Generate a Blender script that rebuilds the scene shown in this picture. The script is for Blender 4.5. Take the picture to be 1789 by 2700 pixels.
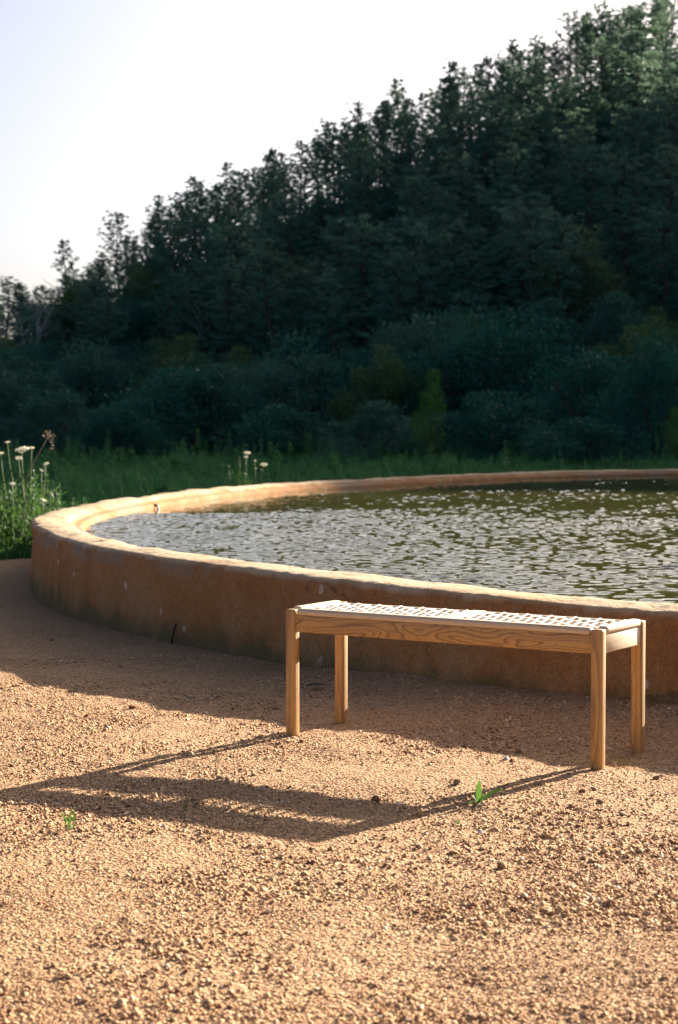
import bpy, math, random
import numpy as np
from mathutils import Vector, Matrix

for o in list(bpy.data.objects):
    bpy.data.objects.remove(o)
scene = bpy.context.scene
col = scene.collection
R = math.radians
PI = math.pi

# ---------------------------------------------------------------- camera, sky, sun, exposure
CAM_Z = 1.079
cam_d = bpy.data.cameras.new('camera')
cam_d.sensor_fit = 'VERTICAL'
cam_d.sensor_height = 36.0
cam_d.sensor_width = 24.0
cam_d.lens = 4700 / 2700 * 36.0
cam_d.clip_start = 0.1
cam_d.clip_end = 6000
cam_d.dof.use_dof = True
cam_d.dof.focus_distance = 6.1
cam_d.dof.aperture_fstop = 6.3
cam = bpy.data.objects.new('camera', cam_d)
cam.location = (0, 0, CAM_Z)
cam.rotation_euler = (PI / 2 - 0.04702, 0, 0)
col.objects.link(cam)
scene.camera = cam

SUN_AZ, SUN_EL = R(42.5), R(18.6)      # azimuth from +Y towards +X
world = bpy.data.worlds.new('World')
scene.world = world
world.use_nodes = True
wn = world.node_tree
wn.nodes.clear()
sky = wn.nodes.new('ShaderNodeTexSky')
sky.sky_type = 'NISHITA'
sky.sun_disc = False
sky.sun_elevation = SUN_EL
sky.sun_rotation = SUN_AZ
sky.air_density = 0.5
sky.dust_density = 4.0
sky.ozone_density = 0.4
bgn = wn.nodes.new('ShaderNodeBackground')
bgn.inputs['Strength'].default_value = 0.05
wo = wn.nodes.new('ShaderNodeOutputWorld')
wn.links.new(sky.outputs[0], bgn.inputs['Color'])
wn.links.new(bgn.outputs[0], wo.inputs['Surface'])

sun_d = bpy.data.lights.new('sun', 'SUN')
sun_d.energy = 5.0
sun_d.angle = R(0.5)
sun_d.color = (1.0, 0.89, 0.74)
sun = bpy.data.objects.new('sun', sun_d)
sdir = Vector((math.sin(SUN_AZ) * math.cos(SUN_EL), math.cos(SUN_AZ) * math.cos(SUN_EL), math.sin(SUN_EL)))
sun.rotation_euler = sdir.to_track_quat('Z', 'Y').to_euler()
sun.location = (20, 20, 40)
col.objects.link(sun)

scene.view_settings.view_transform = 'Standard'
scene.view_settings.look = 'None'
scene.view_settings.gamma = 1.0
scene.view_settings.exposure = 2.22
scene.render.engine = 'CYCLES'
scene.cycles.max_bounces = 5
scene.cycles.diffuse_bounces = 3
scene.cycles.glossy_bounces = 3
scene.cycles.transmission_bounces = 2
scene.cycles.transparent_max_bounces = 4
scene.cycles.use_denoising = True
scene.cycles.sample_clamp_indirect = 4.0

F = 4700.0


def unproject_y(px, py, Y):
    """point at depth Y seen at photo pixel (px, py): used to lay the place out from measurements"""
    a = (px - 894.5) / F
    b = -(py - 1350.0) / F
    c, s = math.cos(0.04702), math.sin(0.04702)
    dy, dz = c + b * s, -s + b * c
    t = Y / dy
    return Vector((a * t, Y, CAM_Z + dz * t))


# ---------------------------------------------------------------- helpers
def tag(o, label=None, cat=None, group=None, kind=None):
    if label: o['label'] = label
    if cat: o['category'] = cat
    if group: o['group'] = group
    if kind: o['kind'] = kind
    return o


def empty(name, loc=(0, 0, 0), rz=0.0, scale=1.0):
    o = bpy.data.objects.new(name, None)
    o.empty_display_size = 0.1
    o.location = loc
    o.rotation_euler = (0, 0, rz)
    o.scale = (scale,) * 3 if not hasattr(scale, '__len__') else scale
    col.objects.link(o)
    return o


def mesh_np(name, V, faces, mat=None, smooth=False, cols=None):
    """V (n,3); faces: (m,k) array, or a list of arrays with different k"""
    me = bpy.data.meshes.new(name)
    V = np.asarray(V, dtype=np.float32)
    if not isinstance(faces, (list, tuple)):
        faces = [faces]
    faces = [np.asarray(f, dtype=np.int32) for f in faces if len(f)]
    loops = np.concatenate([f.ravel() for f in faces])
    tot = np.concatenate([np.full(len(f), f.shape[1], np.int32) for f in faces])
    start = np.concatenate([[0], np.cumsum(tot)[:-1]]).astype(np.int32)
    me.vertices.add(len(V)); me.vertices.foreach_set('co', V.ravel())
    me.loops.add(len(loops)); me.loops.foreach_set('vertex_index', loops)
    me.polygons.add(len(tot)); me.polygons.foreach_set('loop_start', start)
    me.polygons.foreach_set('loop_total', tot)
    if smooth:
        me.polygons.foreach_set('use_smooth', np.ones(len(tot), bool))
    if cols is not None:
        at = me.attributes.new('tint', 'FLOAT', 'POINT')
        at.data.foreach_set('value', np.asarray(cols, dtype=np.float32))
    me.update(calc_edges=True)
    me.validate()
    if mat: me.materials.append(mat)
    return me


def obj(name, me, parent=None, loc=None, rot=None):
    o = bpy.data.objects.new(name, me)
    col.objects.link(o)
    if parent: o.parent = parent
    if loc is not None: o.location = loc
    if rot is not None: o.rotation_euler = rot
    return o


def hash2(ix, iy, seed):
    n = (ix.astype(np.int64) * 374761393 + iy.astype(np.int64) * 668265263 + seed * 1442695041) & 0xFFFFFFFF
    n = ((n ^ (n >> 13)) * 1274126177) & 0xFFFFFFFF
    n = n ^ (n >> 16)
    return (n & 0xFFFFFF) / float(0xFFFFFF)


def vnoise(x, y, seed=0):
    ix, iy = np.floor(x), np.floor(y)
    fx, fy = x - ix, y - iy
    ux, uy = fx * fx * (3 - 2 * fx), fy * fy * (3 - 2 * fy)
    a, b = hash2(ix, iy, seed), hash2(ix + 1, iy, seed)
    c, d = hash2(ix, iy + 1, seed), hash2(ix + 1, iy + 1, seed)
    return (a + (b - a) * ux) * (1 - uy) + (c + (d - c) * ux) * uy - 0.5


def fbm(x, y, seed=0, octs=4):
    r, a = 0, 1.0
    for i in range(octs):
        r = r + a * vnoise(x * 2 ** i + 17.3 * i, y * 2 ** i - 9.1 * i, seed + i)
        a *= 0.5
    return r


def sstep(e0, e1, x):
    t = np.clip((x - e0) / (e1 - e0), 0, 1)
    return t * t * (3 - 2 * t)


def softplus(x, k):
    return k * np.logaddexp(0, x / k)


def grid_mesh(xs, ys, zf):
    X, Y = np.meshgrid(xs, ys)
    Z = zf(X, Y)
    V = np.stack([X.ravel(), Y.ravel(), Z.ravel()], 1)
    nx, ny = len(xs), len(ys)
    i = np.arange((ny - 1) * (nx - 1))
    r, c = i // (nx - 1), i % (nx - 1)
    a = r * nx + c
    return V, np.stack([a, a + 1, a + nx + 1, a + nx], 1)


def spaced(a, b, s0, s1):
    """coordinates from a to b whose spacing grows from s0 to s1"""
    out = [a]
    while out[-1] < b:
        t = (out[-1] - a) / (b - a)
        out.append(out[-1] + s0 + (s1 - s0) * t)
    return np.array(out)


def box_mesh(name, sx, sy, sz, mat, bev=0.004, seg=3, center=(0, 0, 0)):
    import bmesh
    bm = bmesh.new()
    bmesh.ops.create_cube(bm, size=1)
    bmesh.ops.scale(bm, vec=(sx, sy, sz), verts=bm.verts)
    bmesh.ops.bevel(bm, geom=list(bm.edges), offset=bev, segments=seg, profile=0.5, affect='EDGES')
    bmesh.ops.translate(bm, vec=center, verts=bm.verts)
    for f in bm.faces: f.smooth = True
    me = bpy.data.meshes.new(name)
    bm.to_mesh(me); bm.free()
    me.materials.append(mat)
    return me


def tube(pts, rad, sides=6, caps=True):
    pts = [Vector(p) for p in pts]
    V, Fq, Ft = [], [], []
    n = len(pts)
    ref = Vector((0.31, 0.87, 0.2)).normalized()
    for i, p in enumerate(pts):
        d = (pts[min(i + 1, n - 1)] - pts[max(i - 1, 0)]).normalized()
        u = d.cross(ref)
        if u.length < 1e-4: u = d.cross(Vector((1, 0, 0)))
        u.normalize(); w = d.cross(u)
        r = rad[i] if hasattr(rad, '__len__') else rad
        for k in range(sides):
            a = 2 * PI * k / sides
            V.append(p + (u * math.cos(a) + w * math.sin(a)) * r)
    for i in range(n - 1):
        for k in range(sides):
            k2 = (k + 1) % sides
            Fq.append((i * sides + k, i * sides + k2, (i + 1) * sides + k2, (i + 1) * sides + k))
    if caps:
        V.append(pts[0]); V.append(pts[-1])
        for k in range(sides):
            k2 = (k + 1) % sides
            Ft.append((n * sides, k2, k)); Ft.append((n * sides + 1, (n - 1) * sides + k, (n - 1) * sides + k2))
    return np.array([tuple(v) for v in V]), np.array(Fq).reshape(-1, 4), np.array(Ft).reshape(-1, 3)


class MB:
    """collects triangles and quads into one mesh"""
    def __init__(s): s.V, s.Q, s.T, s.C, s.n = [], [], [], [], 0
    def add(s, V, Q=None, T=None, tint=0.5):
        V = np.asarray(V, float)
        if Q is not None and len(Q): s.Q.append(np.asarray(Q) + s.n)
        if T is not None and len(T): s.T.append(np.asarray(T) + s.n)
        s.V.append(V); s.n += len(V)
        s.C.append(np.broadcast_to(np.asarray(tint, float), (len(V),)))
    def tube(s, pts, rad, sides=6, tint=0.5): s.add(*tube(pts, rad, sides), tint=tint)
    def mesh(s, name, mat, smooth=False):
        f = []
        if s.Q: f.append(np.concatenate(s.Q))
        if s.T: f.append(np.concatenate(s.T))
        return mesh_np(name, np.concatenate(s.V), f, mat, smooth, np.concatenate(s.C))


def leaves(C, L, W, rng, up=0.0, D=None):
    """kite-shaped leaf faces at centres C with random directions; up biases them upright"""
    n = len(C)
    if D is None:
        D = rng.normal(size=(n, 3)); D[:, 2] += up
    D = D / (np.linalg.norm(D, axis=1, keepdims=True) + 1e-9)
    S = np.cross(D, rng.normal(size=(n, 3)))
    S /= (np.linalg.norm(S, axis=1, keepdims=True) + 1e-9)
    L = np.asarray(L); W = np.asarray(W)
    L = np.broadcast_to(L, (n,))[:, None]; W = np.broadcast_to(W, (n,))[:, None]
    V = np.stack([C - D * L / 2, C + S * W / 2 - D * L * 0.08, C + D * L / 2, C - S * W / 2 - D * L * 0.08], 1).reshape(-1, 3)
    Q = np.arange(4 * n).reshape(n, 4)
    return V, Q


# ---------------------------------------------------------------- materials
def newmat(name):
    m = bpy.data.materials.new(name)
    m.use_nodes = True
    nt = m.node_tree
    b = nt.nodes['Principled BSDF']
    return m, nt, b


def N(nt, t, **kw):
    n = nt.nodes.new(t)
    for k, v in kw.items():
        if k in n.inputs: n.inputs[k].default_value = v
        else: setattr(n, k, v)
    return n


def mixc(nt, fac, a, b, blend='MIX'):
    n = nt.nodes.new('ShaderNodeMix'); n.data_type = 'RGBA'; n.blend_type = blend
    def setin(i, v):
        if isinstance(v, (tuple, list)): n.inputs[i].default_value = (*v, 1) if len(v) == 3 else v
        elif isinstance(v, (int, float)): n.inputs[i].default_value = v
        else: nt.links.new(v, n.inputs[i])
    setin(0, fac); setin(6, a); setin(7, b)
    return n.outputs[2]


def math_n(nt, op, a, b=None, c=None):
    n = nt.nodes.new('ShaderNodeMath'); n.operation = op
    for i, v in enumerate((a, b, c)):
        if v is None: continue
        if isinstance(v, (int, float)): n.inputs[i].default_value = v
        else: nt.links.new(v, n.inputs[i])
    return n.outputs[0]


def ramp(nt, fac, stops):
    n = nt.nodes.new('ShaderNodeValToRGB')
    e = n.color_ramp.elements
    while len(e) < len(stops): e.new(0.5)
    for i, (p, c) in enumerate(stops):
        e[i].position = p
        e[i].color = (c, c, c, 1) if isinstance(c, (int, float)) else (*c, 1)
    nt.links.new(fac, n.inputs[0])
    return n.outputs[0]


def coords(nt, kind='Object', scale=(1, 1, 1)):
    tc = nt.nodes.new('ShaderNodeTexCoord')
    mp = nt.nodes.new('ShaderNodeMapping')
    mp.inputs['Scale'].default_value = scale
    nt.links.new(tc.outputs[kind], mp.inputs[0])
    return mp.outputs[0]


def noise(nt, vec, scale, detail=4, rough=0.55, dist=0.0):
    n = N(nt, 'ShaderNodeTexNoise', Scale=scale, Detail=detail, Roughness=rough, Distortion=dist)
    nt.links.new(vec, n.inputs['Vector'])
    return n.outputs['Fac']


def voro(nt, vec, scale, feature='F1', out='Distance', rnd=1.0):
    n = nt.nodes.new('ShaderNodeTexVoronoi'); n.feature = feature
    n.inputs['Scale'].default_value = scale; n.inputs['Randomness'].default_value = rnd
    nt.links.new(vec, n.inputs['Vector'])
    return n.outputs[out]


def bump(nt, b, height, strength, dist):
    n = N(nt, 'ShaderNodeBump', Strength=strength, Distance=dist)
    nt.links.new(height, n.inputs['Height'])
    nt.links.new(n.outputs[0], b.inputs['Normal'])


def attr(nt, name='tint'):
    n = nt.nodes.new('ShaderNodeAttribute'); n.attribute_name = name
    return n.outputs['Fac']


def mat_gravel_ground():
    m, nt, b = newmat('decomposed_granite')
    v = coords(nt)
    c1 = noise(nt, v, 2.2, 5)
    c2 = noise(nt, v, 70, 3, 0.7)
    cell = voro(nt, v, 95, out='Color')
    sep = nt.nodes.new('ShaderNodeSeparateColor'); nt.links.new(cell, sep.inputs[0])
    base = mixc(nt, ramp(nt, c1, [(0.3, 0), (0.7, 1)]), (0.345, 0.198, 0.098), (0.455, 0.278, 0.146))
    base = mixc(nt, ramp(nt, sep.outputs[0], [(0.0, 0.0), (0.35, 0.0), (1.0, 0.75)]), base, (0.60, 0.41, 0.245))
    base = mixc(nt, ramp(nt, sep.outputs[1], [(0.80, 0), (0.86, 0.8)]), base, (0.21, 0.095, 0.05))
    base = mixc(nt, ramp(nt, c2, [(0.3, 0.5), (0.6, 0)]), base, (0.27, 0.14, 0.07))
    nt.links.new(base, b.inputs['Base Color'])
    b.inputs['Roughness'].default_value = 0.95
    b.inputs['Specular IOR Level'].default_value = 0.15
    d = voro(nt, v, 95)
    d2 = voro(nt, v, 240)
    h = math_n(nt, 'ADD', math_n(nt, 'MULTIPLY', d, -1.0), math_n(nt, 'MULTIPLY', d2, -0.35))
    h = math_n(nt, 'ADD', h, math_n(nt, 'MULTIPLY', c2, 0.9))
    bump(nt, b, h, 1.0, 0.013)
    return m


def mat_grain():
    m, nt, b = newmat('granite_grit')
    t = attr(nt)
    c = ramp(nt, t, [(0.0, (0.17, 0.075, 0.04)), (0.16, (0.30, 0.15, 0.075)), (0.5, (0.45, 0.272, 0.142)),
                     (0.85, (0.61, 0.415, 0.245)), (1.0, (0.72, 0.58, 0.44))])
    nt.links.new(c, b.inputs['Base Color'])
    b.inputs['Roughness'].default_value = 0.9
    b.inputs['Specular IOR Level'].default_value = 0.2
    return m


def mat_simple(name, c, rough=0.8, var=0.25, scale=30, spec=0.3, bmp=0.3, bd=0.003):
    m, nt, b = newmat(name)
    v = coords(nt)
    f = noise(nt, v, scale, 5, 0.65)
    dk = tuple(x * (1 - var) for x in c); lt = tuple(min(1, x * (1 + var)) for x in c)
    nt.links.new(mixc(nt, ramp(nt, f, [(0.3, 0), (0.7, 1)]), dk, lt), b.inputs['Base Color'])
    b.inputs['Roughness'].default_value = rough
    b.inputs['Specular IOR Level'].default_value = spec
    if bmp: bump(nt, b, f, bmp, bd)
    return m


def mat_foliage(name, dark, light, trans=0.35, rough=0.6, spec=0.2, warm=None):
    m, nt, b = newmat(name)
    t = attr(nt)
    oi = nt.nodes.new('ShaderNodeObjectInfo')
    f = math_n(nt, 'ADD', math_n(nt, 'MULTIPLY', t, 0.75), math_n(nt, 'MULTIPLY', oi.outputs['Random'], 0.25))
    c = mixc(nt, f, dark, light)
    nt.links.new(c, b.inputs['Base Color'])
    b.inputs['Roughness'].default_value = rough
    b.inputs['Specular IOR Level'].default_value = spec
    tr = nt.nodes.new('ShaderNodeBsdfTranslucent')
    nt.links.new(mixc(nt, 0.5, c, warm or (light[0] * 1.5, light[1] * 1.4, light[2] * 0.9)), tr.inputs['Color'])
    mx = nt.nodes.new('ShaderNodeMixShader'); mx.inputs[0].default_value = trans
    nt.links.new(b.outputs[0], mx.inputs[1]); nt.links.new(tr.outputs[0], mx.inputs[2])
    nt.links.new(mx.outputs[0], nt.nodes['Material Output'].inputs['Surface'])
    return m


def mat_oak(name, stretch, contour=9.0,  light=(0.50, 0.275, 0.098), dark=(0.19, 0.080, 0.022)):
    """oak: contour lines of a long stretched noise give the cathedral figure"""
    m, nt, b = newmat(name)
    oi = nt.nodes.new('ShaderNodeObjectInfo')
    tc = nt.nodes.new('ShaderNodeTexCoord')
    ad = nt.nodes.new('ShaderNodeVectorMath'); ad.operation = 'ADD'
    nt.links.new(tc.outputs['Object'], ad.inputs[0])
    cx = nt.nodes.new('ShaderNodeCombineXYZ')
    for i in range(3):
        nt.links.new(math_n(nt, 'MULTIPLY', oi.outputs['Random'], 7.0 + 3 * i), cx.inputs[i])
    nt.links.new(cx.outputs[0], ad.inputs[1])
    mp = nt.nodes.new('ShaderNodeMapping'); mp.inputs['Scale'].default_value = stretch
    nt.links.new(ad.outputs[0], mp.inputs[0])
    v = mp.outputs[0]
    f = noise(nt, v, 1.0, 1.5, 0.45, 0.35)
    k = math_n(nt, 'FRACT', math_n(nt, 'MULTIPLY', f, contour))
    ring = ramp(nt, k, [(0.0, 0.0), (0.55, 0.15), (0.86, 1.0), (1.0, 0.0)])
    mp2 = nt.nodes.new('ShaderNodeMapping')
    mp2.inputs['Scale'].default_value = tuple(s * 26 if s < 5 else s * 14 for s in stretch)
    nt.links.new(ad.outputs[0], mp2.inputs[0])
    pore = noise(nt, mp2.outputs[0], 1.0, 3, 0.6)
    big = noise(nt, v, 0.5, 2)
    c = mixc(nt, ramp(nt, big, [(0.3, 0.0), (0.7, 1.0)]), light, tuple(x * 0.8 for x in light))
    c = mixc(nt, math_n(nt, 'MULTIPLY', ring, 0.9), c, dark)
    c = mixc(nt, ramp(nt, pore, [(0.52, 0.0), (0.68, 0.5)]), c, tuple(x * 0.7 for x in dark))
    nt.links.new(c, b.inputs['Base Color'])
    b.inputs['Roughness'].default_value = 0.6
    b.inputs['Specular IOR Level'].default_value = 0.85
    bump(nt, b, pore, 0.12, 0.001)
    return m


def mat_plaster():
    m, nt, b = newmat('ochre_plaster')
    geo = nt.nodes.new('ShaderNodeNewGeometry')
    v = geo.outputs['Position']
    sx = nt.nodes.new('ShaderNodeSeparateXYZ'); nt.links.new(v, sx.inputs[0])
    z = sx.outputs[2]
    n1 = noise(nt, v, 1.3, 5, 0.6)
    n2 = noise(nt, v, 6.0, 6, 0.65)
    n3 = noise(nt, v, 28.0, 5, 0.7)
    mpv = nt.nodes.new('ShaderNodeMapping'); mpv.inputs['Scale'].default_value = (6, 6, 1.3)
    nt.links.new(v, mpv.inputs[0])
    streak = noise(nt, mpv.outputs[0], 1.0, 5, 0.65)
    c = mixc(nt, ramp(nt, n1, [(0.3, 0), (0.72, 1)]), (0.33, 0.145, 0.047), (0.42, 0.205, 0.080))
    c = mixc(nt, ramp(nt, streak, [(0.46, 0.0), (0.70, 0.45)]), c, (0.42, 0.24, 0.11))
    c = mixc(nt, ramp(nt, streak, [(0.26, 0.4), (0.42, 0.0)]), c, (0.15, 0.070, 0.025))
    c = mixc(nt, ramp(nt, n3, [(0.35, 0.35), (0.6, 0.0)]), c, (0.17, 0.09, 0.04))
    blot = noise(nt, v, 2.6, 7, 0.72)
    c = mixc(nt, math_n(nt, 'MULTIPLY', ramp(nt, blot, [(0.46, 0.0), (0.60, 1.0)]), 0.6), c, (0.37, 0.225, 0.115))
    c = mixc(nt, math_n(nt, 'MULTIPLY', ramp(nt, noise(nt, v, 90, 4, 0.7), [(0.38, 1.0), (0.58, 0.0)]), 0.55), c, (0.14, 0.070, 0.030))
    # pale lime chips and scars
    ch = voro(nt, v, 5.0)
    wob = math_n(nt, 'ADD', ch, math_n(nt, 'MULTIPLY', math_n(nt, 'SUBTRACT', n3, 0.5), 0.42))
    chip = ramp(nt, wob, [(0.085, 1.0), (0.115, 0.0)])
    c = mixc(nt, math_n(nt, 'MULTIPLY', chip, 0.8), c, (0.55, 0.42, 0.31))
    ck = voro(nt, v, 1.15, 'DISTANCE_TO_EDGE')
    ck = math_n(nt, 'ADD', ck, math_n(nt, 'MULTIPLY', math_n(nt, 'SUBTRACT', n3, 0.5), 0.05))
    crack = math_n(nt, 'MULTIPLY', ramp(nt, math_n(nt, 'ABSOLUTE', ck), [(0.0, 1.0), (0.006, 0.0)]), ramp(nt, n1, [(0.48, 0.0), (0.56, 0.8)]))
    c = mixc(nt, crack, c, (0.07, 0.04, 0.02))
    # moss and damp stains with ragged edge at the foot
    low = math_n(nt, 'ADD', z, math_n(nt, 'MULTIPLY', n2, 0.34))
    low = math_n(nt, 'ADD', low, math_n(nt, 'MULTIPLY', n1, 0.14))
    c = mixc(nt, math_n(nt, 'MULTIPLY', ramp(nt, low, [(0.24, 1.0), (0.36, 0.0)]), 0.75), c, (0.085, 0.085, 0.040))
    # grey cement repairs high on the face
    gm = math_n(nt, 'MULTIPLY', ramp(nt, noise(nt, v, 1.7, 4, 0.6), [(0.50, 0.0), (0.60, 1.0)]), ramp(nt, math_n(nt, 'ADD', z, math_n(nt, 'MULTIPLY', math_n(nt, 'SUBTRACT', n2, 0.5), 0.16)), [(0.29, 0.0), (0.335, 1.0)]))
    c = mixc(nt, math_n(nt, 'MULTIPLY', gm, 0.75), c, (0.25, 0.20, 0.145))
    # pale cement skim on the rim, spilling unevenly over the edge
    hi = math_n(nt, 'ADD', z, math_n(nt, 'MULTIPLY', math_n(nt, 'SUBTRACT', n1, 0.5), 0.045))
    hi = math_n(nt, 'ADD', hi, math_n(nt, 'MULTIPLY', math_n(nt, 'SUBTRACT', n2, 0.5), 0.05))
    sag = nt.nodes.new('ShaderNodeMapRange'); sag.interpolation_type = 'SMOOTHSTEP'
    for k_, v_ in ((1, -0.6), (2, 1.2), (3, 0.0), (4, 0.020)): sag.inputs[k_].default_value = v_
    nt.links.new(sx.outputs[0], sag.inputs[0])
    near = math_n(nt, 'LESS_THAN', sx.outputs[1], 12.0)
    hi = math_n(nt, 'ADD', hi, math_n(nt, 'MULTIPLY', sag.outputs[0], near))
    capf = ramp(nt, hi, [(0.378, 0.0), (0.396, 0.7), (0.404, 1.0)])
    capc = mixc(nt, ramp(nt, n2, [(0.35, 0.0), (0.65, 1.0)]), (0.37, 0.275, 0.175), (0.50, 0.385, 0.26))
    capc = mixc(nt, ramp(nt, n1, [(0.38, 0.6), (0.55, 0.0)]), capc, (0.44, 0.27, 0.13))
    capc = mixc(nt, ramp(nt, n3, [(0.30, 0.6), (0.44, 0.0)]), capc, (0.27, 0.20, 0.13))
    c = mixc(nt, capf, c, capc)
    nt.links.new(c, b.inputs['Base Color'])
    b.inputs['Roughness'].default_value = 0.92
    b.inputs['Specular IOR Level'].default_value = 0.15
    h = math_n(nt, 'ADD', math_n(nt, 'MULTIPLY', n3, 0.5), n2)
    h = math_n(nt, 'SUBTRACT', h, math_n(nt, 'MULTIPLY', chip, 0.35))
    bump(nt, b, h, 0.7, 0.03)
    return m


def mat_water():
    m, nt, b = newmat('murky_water')
    v = coords(nt)
    n1 = noise(nt, v, 0.5, 3)
    nt.links.new(mixc(nt, n1, (0.046, 0.046, 0.010), (0.068, 0.066, 0.016)), b.inputs['Base Color'])
    b.inputs['Roughness'].default_value = 0.02
    b.inputs['IOR'].default_value = 1.38
    b.inputs['Specular IOR Level'].default_value = 0.5
    return m


M = {}
M['ground'] = mat_gravel_ground()
M['grain'] = mat_grain()
M['plaster'] = mat_plaster()
M['water'] = mat_water()
M['field'] = mat_simple('field_soil', (0.045, 0.06, 0.022), 0.95, 0.5, 3.0, 0.1, 0.6, 0.05)
M['hill'] = mat_simple('hill_soil', (0.022, 0.032, 0.018), 0.95, 0.6, 0.6, 0.1, 0.6, 0.2)
M['pine'] = mat_foliage('pine_needles', (0.002, 0.092, 0.094), (0.024, 0.165, 0.122), 0.36, warm=(0.24, 0.27, 0.13))
M['bush_grey'] = mat_foliage('grey_green_leaves', (0.012, 0.078, 0.068), (0.050, 0.140, 0.105), 0.3)
M['bush_dark'] = mat_foliage('dark_green_leaves', (0.002, 0.056, 0.054), (0.020, 0.118, 0.082), 0.3)
M['bush_fresh'] = mat_foliage('fresh_green_leaves', (0.018, 0.095, 0.016), (0.060, 0.160, 0.030), 0.35)
M['bush_olive'] = mat_foliage('olive_green_leaves', (0.028, 0.082, 0.030), (0.080, 0.145, 0.050), 0.3)
M['bush_pale'] = mat_foliage('pale_green_leaves', (0.034, 0.095, 0.058), (0.130, 0.200, 0.100), 0.35)
M['grass'] = mat_foliage('field_grass', (0.014, 0.100, 0.045), (0.072, 0.195, 0.068), 0.35)
M['weed'] = mat_foliage('weed_leaves', (0.012, 0.048, 0.012), (0.052, 0.118, 0.026), 0.35)
M['sprout'] = mat_foliage('bright_seedling_leaves', (0.034, 0.100, 0.018), (0.090, 0.185, 0.040), 0.35)
M['stem'] = mat_foliage('green_stems', (0.050, 0.110, 0.025), (0.140, 0.200, 0.070), 0.2)
M['straw'] = mat_foliage('dry_straw', (0.30, 0.19, 0.07), (0.55, 0.42, 0.20), 0.3)
M['umbel'] = mat_foliage('white_florets', (0.62, 0.64, 0.54), (0.78, 0.78, 0.74), 0.3)
M['dryhead'] = mat_foliage('dry_seedhead', (0.10, 0.075, 0.06), (0.20, 0.15, 0.12), 0.2)
M['bark'] = mat_simple('pine_bark', (0.060, 0.050, 0.042), 0.9, 0.4, 6, 0.1, 0.6, 0.03)
M['deadwood'] = mat_simple('bleached_deadwood', (0.25, 0.26, 0.25), 0.85, 0.3, 8, 0.2, 0.3, 0.02)
M['twig'] = mat_simple('dark_twig', (0.035, 0.024, 0.016), 0.9, 0.4, 40)
M['stone_red'] = mat_simple('red_clod', (0.26, 0.12, 0.06), 0.95, 0.35, 60, 0.1, 0.8, 0.004)
M['stone_dark'] = mat_simple('brown_stone', (0.27, 0.165, 0.095), 0.9, 0.35, 60, 0.1, 0.8, 0.004)
M['stone_white'] = mat_simple('white_quartz', (0.68, 0.62, 0.56), 0.7, 0.2, 60, 0.4, 0.6, 0.003)
M['pipe'] = mat_simple('rusty_pipe', (0.02, 0.015, 0.012), 0.7, 0.4, 60)
M['trickle'] = mat_simple('white_trickle', (0.75, 0.76, 0.76), 0.3, 0.1, 40, 0.5)
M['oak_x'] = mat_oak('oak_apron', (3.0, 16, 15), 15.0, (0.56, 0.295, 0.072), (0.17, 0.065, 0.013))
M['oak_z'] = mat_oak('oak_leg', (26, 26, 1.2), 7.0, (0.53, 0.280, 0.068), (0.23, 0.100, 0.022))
M['oak_top'] = mat_oak('oak_rail_glare', (1.4, 24, 24), 6.0, (0.66, 0.50, 0.33), (0.48, 0.33, 0.18))  # paler than the legs: sun glare on the seat rails put into the colour
M['oak_y'] = mat_oak('oak_end_glare', (24, 1.6, 16), 6.0, (0.74, 0.58, 0.40), (0.58, 0.41, 0.24))  # palest oak: brightness of the sunlit bench end painted into the wood
M['strap'] = mat_simple('pale_leather_strap', (0.72, 0.62, 0.52), 0.5, 0.12, 45, 0.7, 0.2, 0.001)


# ---------------------------------------------------------------- lie of the land
def yard_z(x, y):
    wall_y = 7.92 - 1.02 * np.clip(x, -0.4, 1.6)             # the near wall runs about here
    bank = 0.045 * sstep(-1.25, -0.25, y - wall_y) * sstep(-0.5, 0.7, x) * (y < 12)
    return 0.012 * np.clip(x, -4, 0) - 0.006 * (np.clip(y, 3, 14) - 6) + bank


HILL_Y0, GX, GY, CREST, CRX, CAP = 58.0, 0.27, 0.338, 102.0, 0.7, 31.0


def land_z(x, y):
    q = GX * x + GY * (y - HILL_Y0)
    q = np.maximum(q, 63.0 * sstep(38.0, 90.0, y) * sstep(24.0, 44.0, x) - 30.0)     # steep unseen shoulder towards the sun, shaped to shade the meadow and far rim
    s = y - CRX * x - CREST
    q = q - 0.36 * softplus(s, 4.0)
    q = CAP - softplus(CAP - q, 2.0)
    q = softplus(q, 1.6)
    hillness = sstep(0.5, 8.0, q)
    return q + hillness * 1.2 * fbm(x / 16.0, y / 16.0, 5, 3) + yard_z(x, y) - 0.10


# field and hill: one sheet to the horizon
xs = np.concatenate([[-3000, -1200, -500, -250, -120], np.arange(-70, 150, 1.4), [170, 230, 350, 600, 1300, 3000]])
ys = np.concatenate([[-1500, -500, -150, -60, -20], np.arange(-5, 30, 1.0), np.arange(30, 190, 1.4), [200, 240, 330, 500, 900, 1600, 3500]])
V, Q = grid_mesh(xs, ys, land_z)
me = mesh_np('field', V, Q, M['field'], True)
me.materials.append(M['hill'])
zc = V[Q].mean(1)
me.polygons.foreach_set('material_index', (zc[:, 2] > 0.9).astype(np.int32))
tag(obj('field', me), kind='structure')

# gravel yard
def yard_rel(x, y):
    h = 0.013 * fbm(x / 0.9, y / 0.9, 11, 3) + 0.008 * fbm(x / 0.16, y / 0.16, 21, 3)
    fine = fbm(x / 0.035, y / 0.035, 31, 2)
    return yard_z(x, y) + h + 0.0048 * fine


def yard_edge(x):
    return 15.9 + 0.25 * np.sin(x * 2.1) + 0.3 * np.sin(x * 0.7 + 1)


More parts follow.
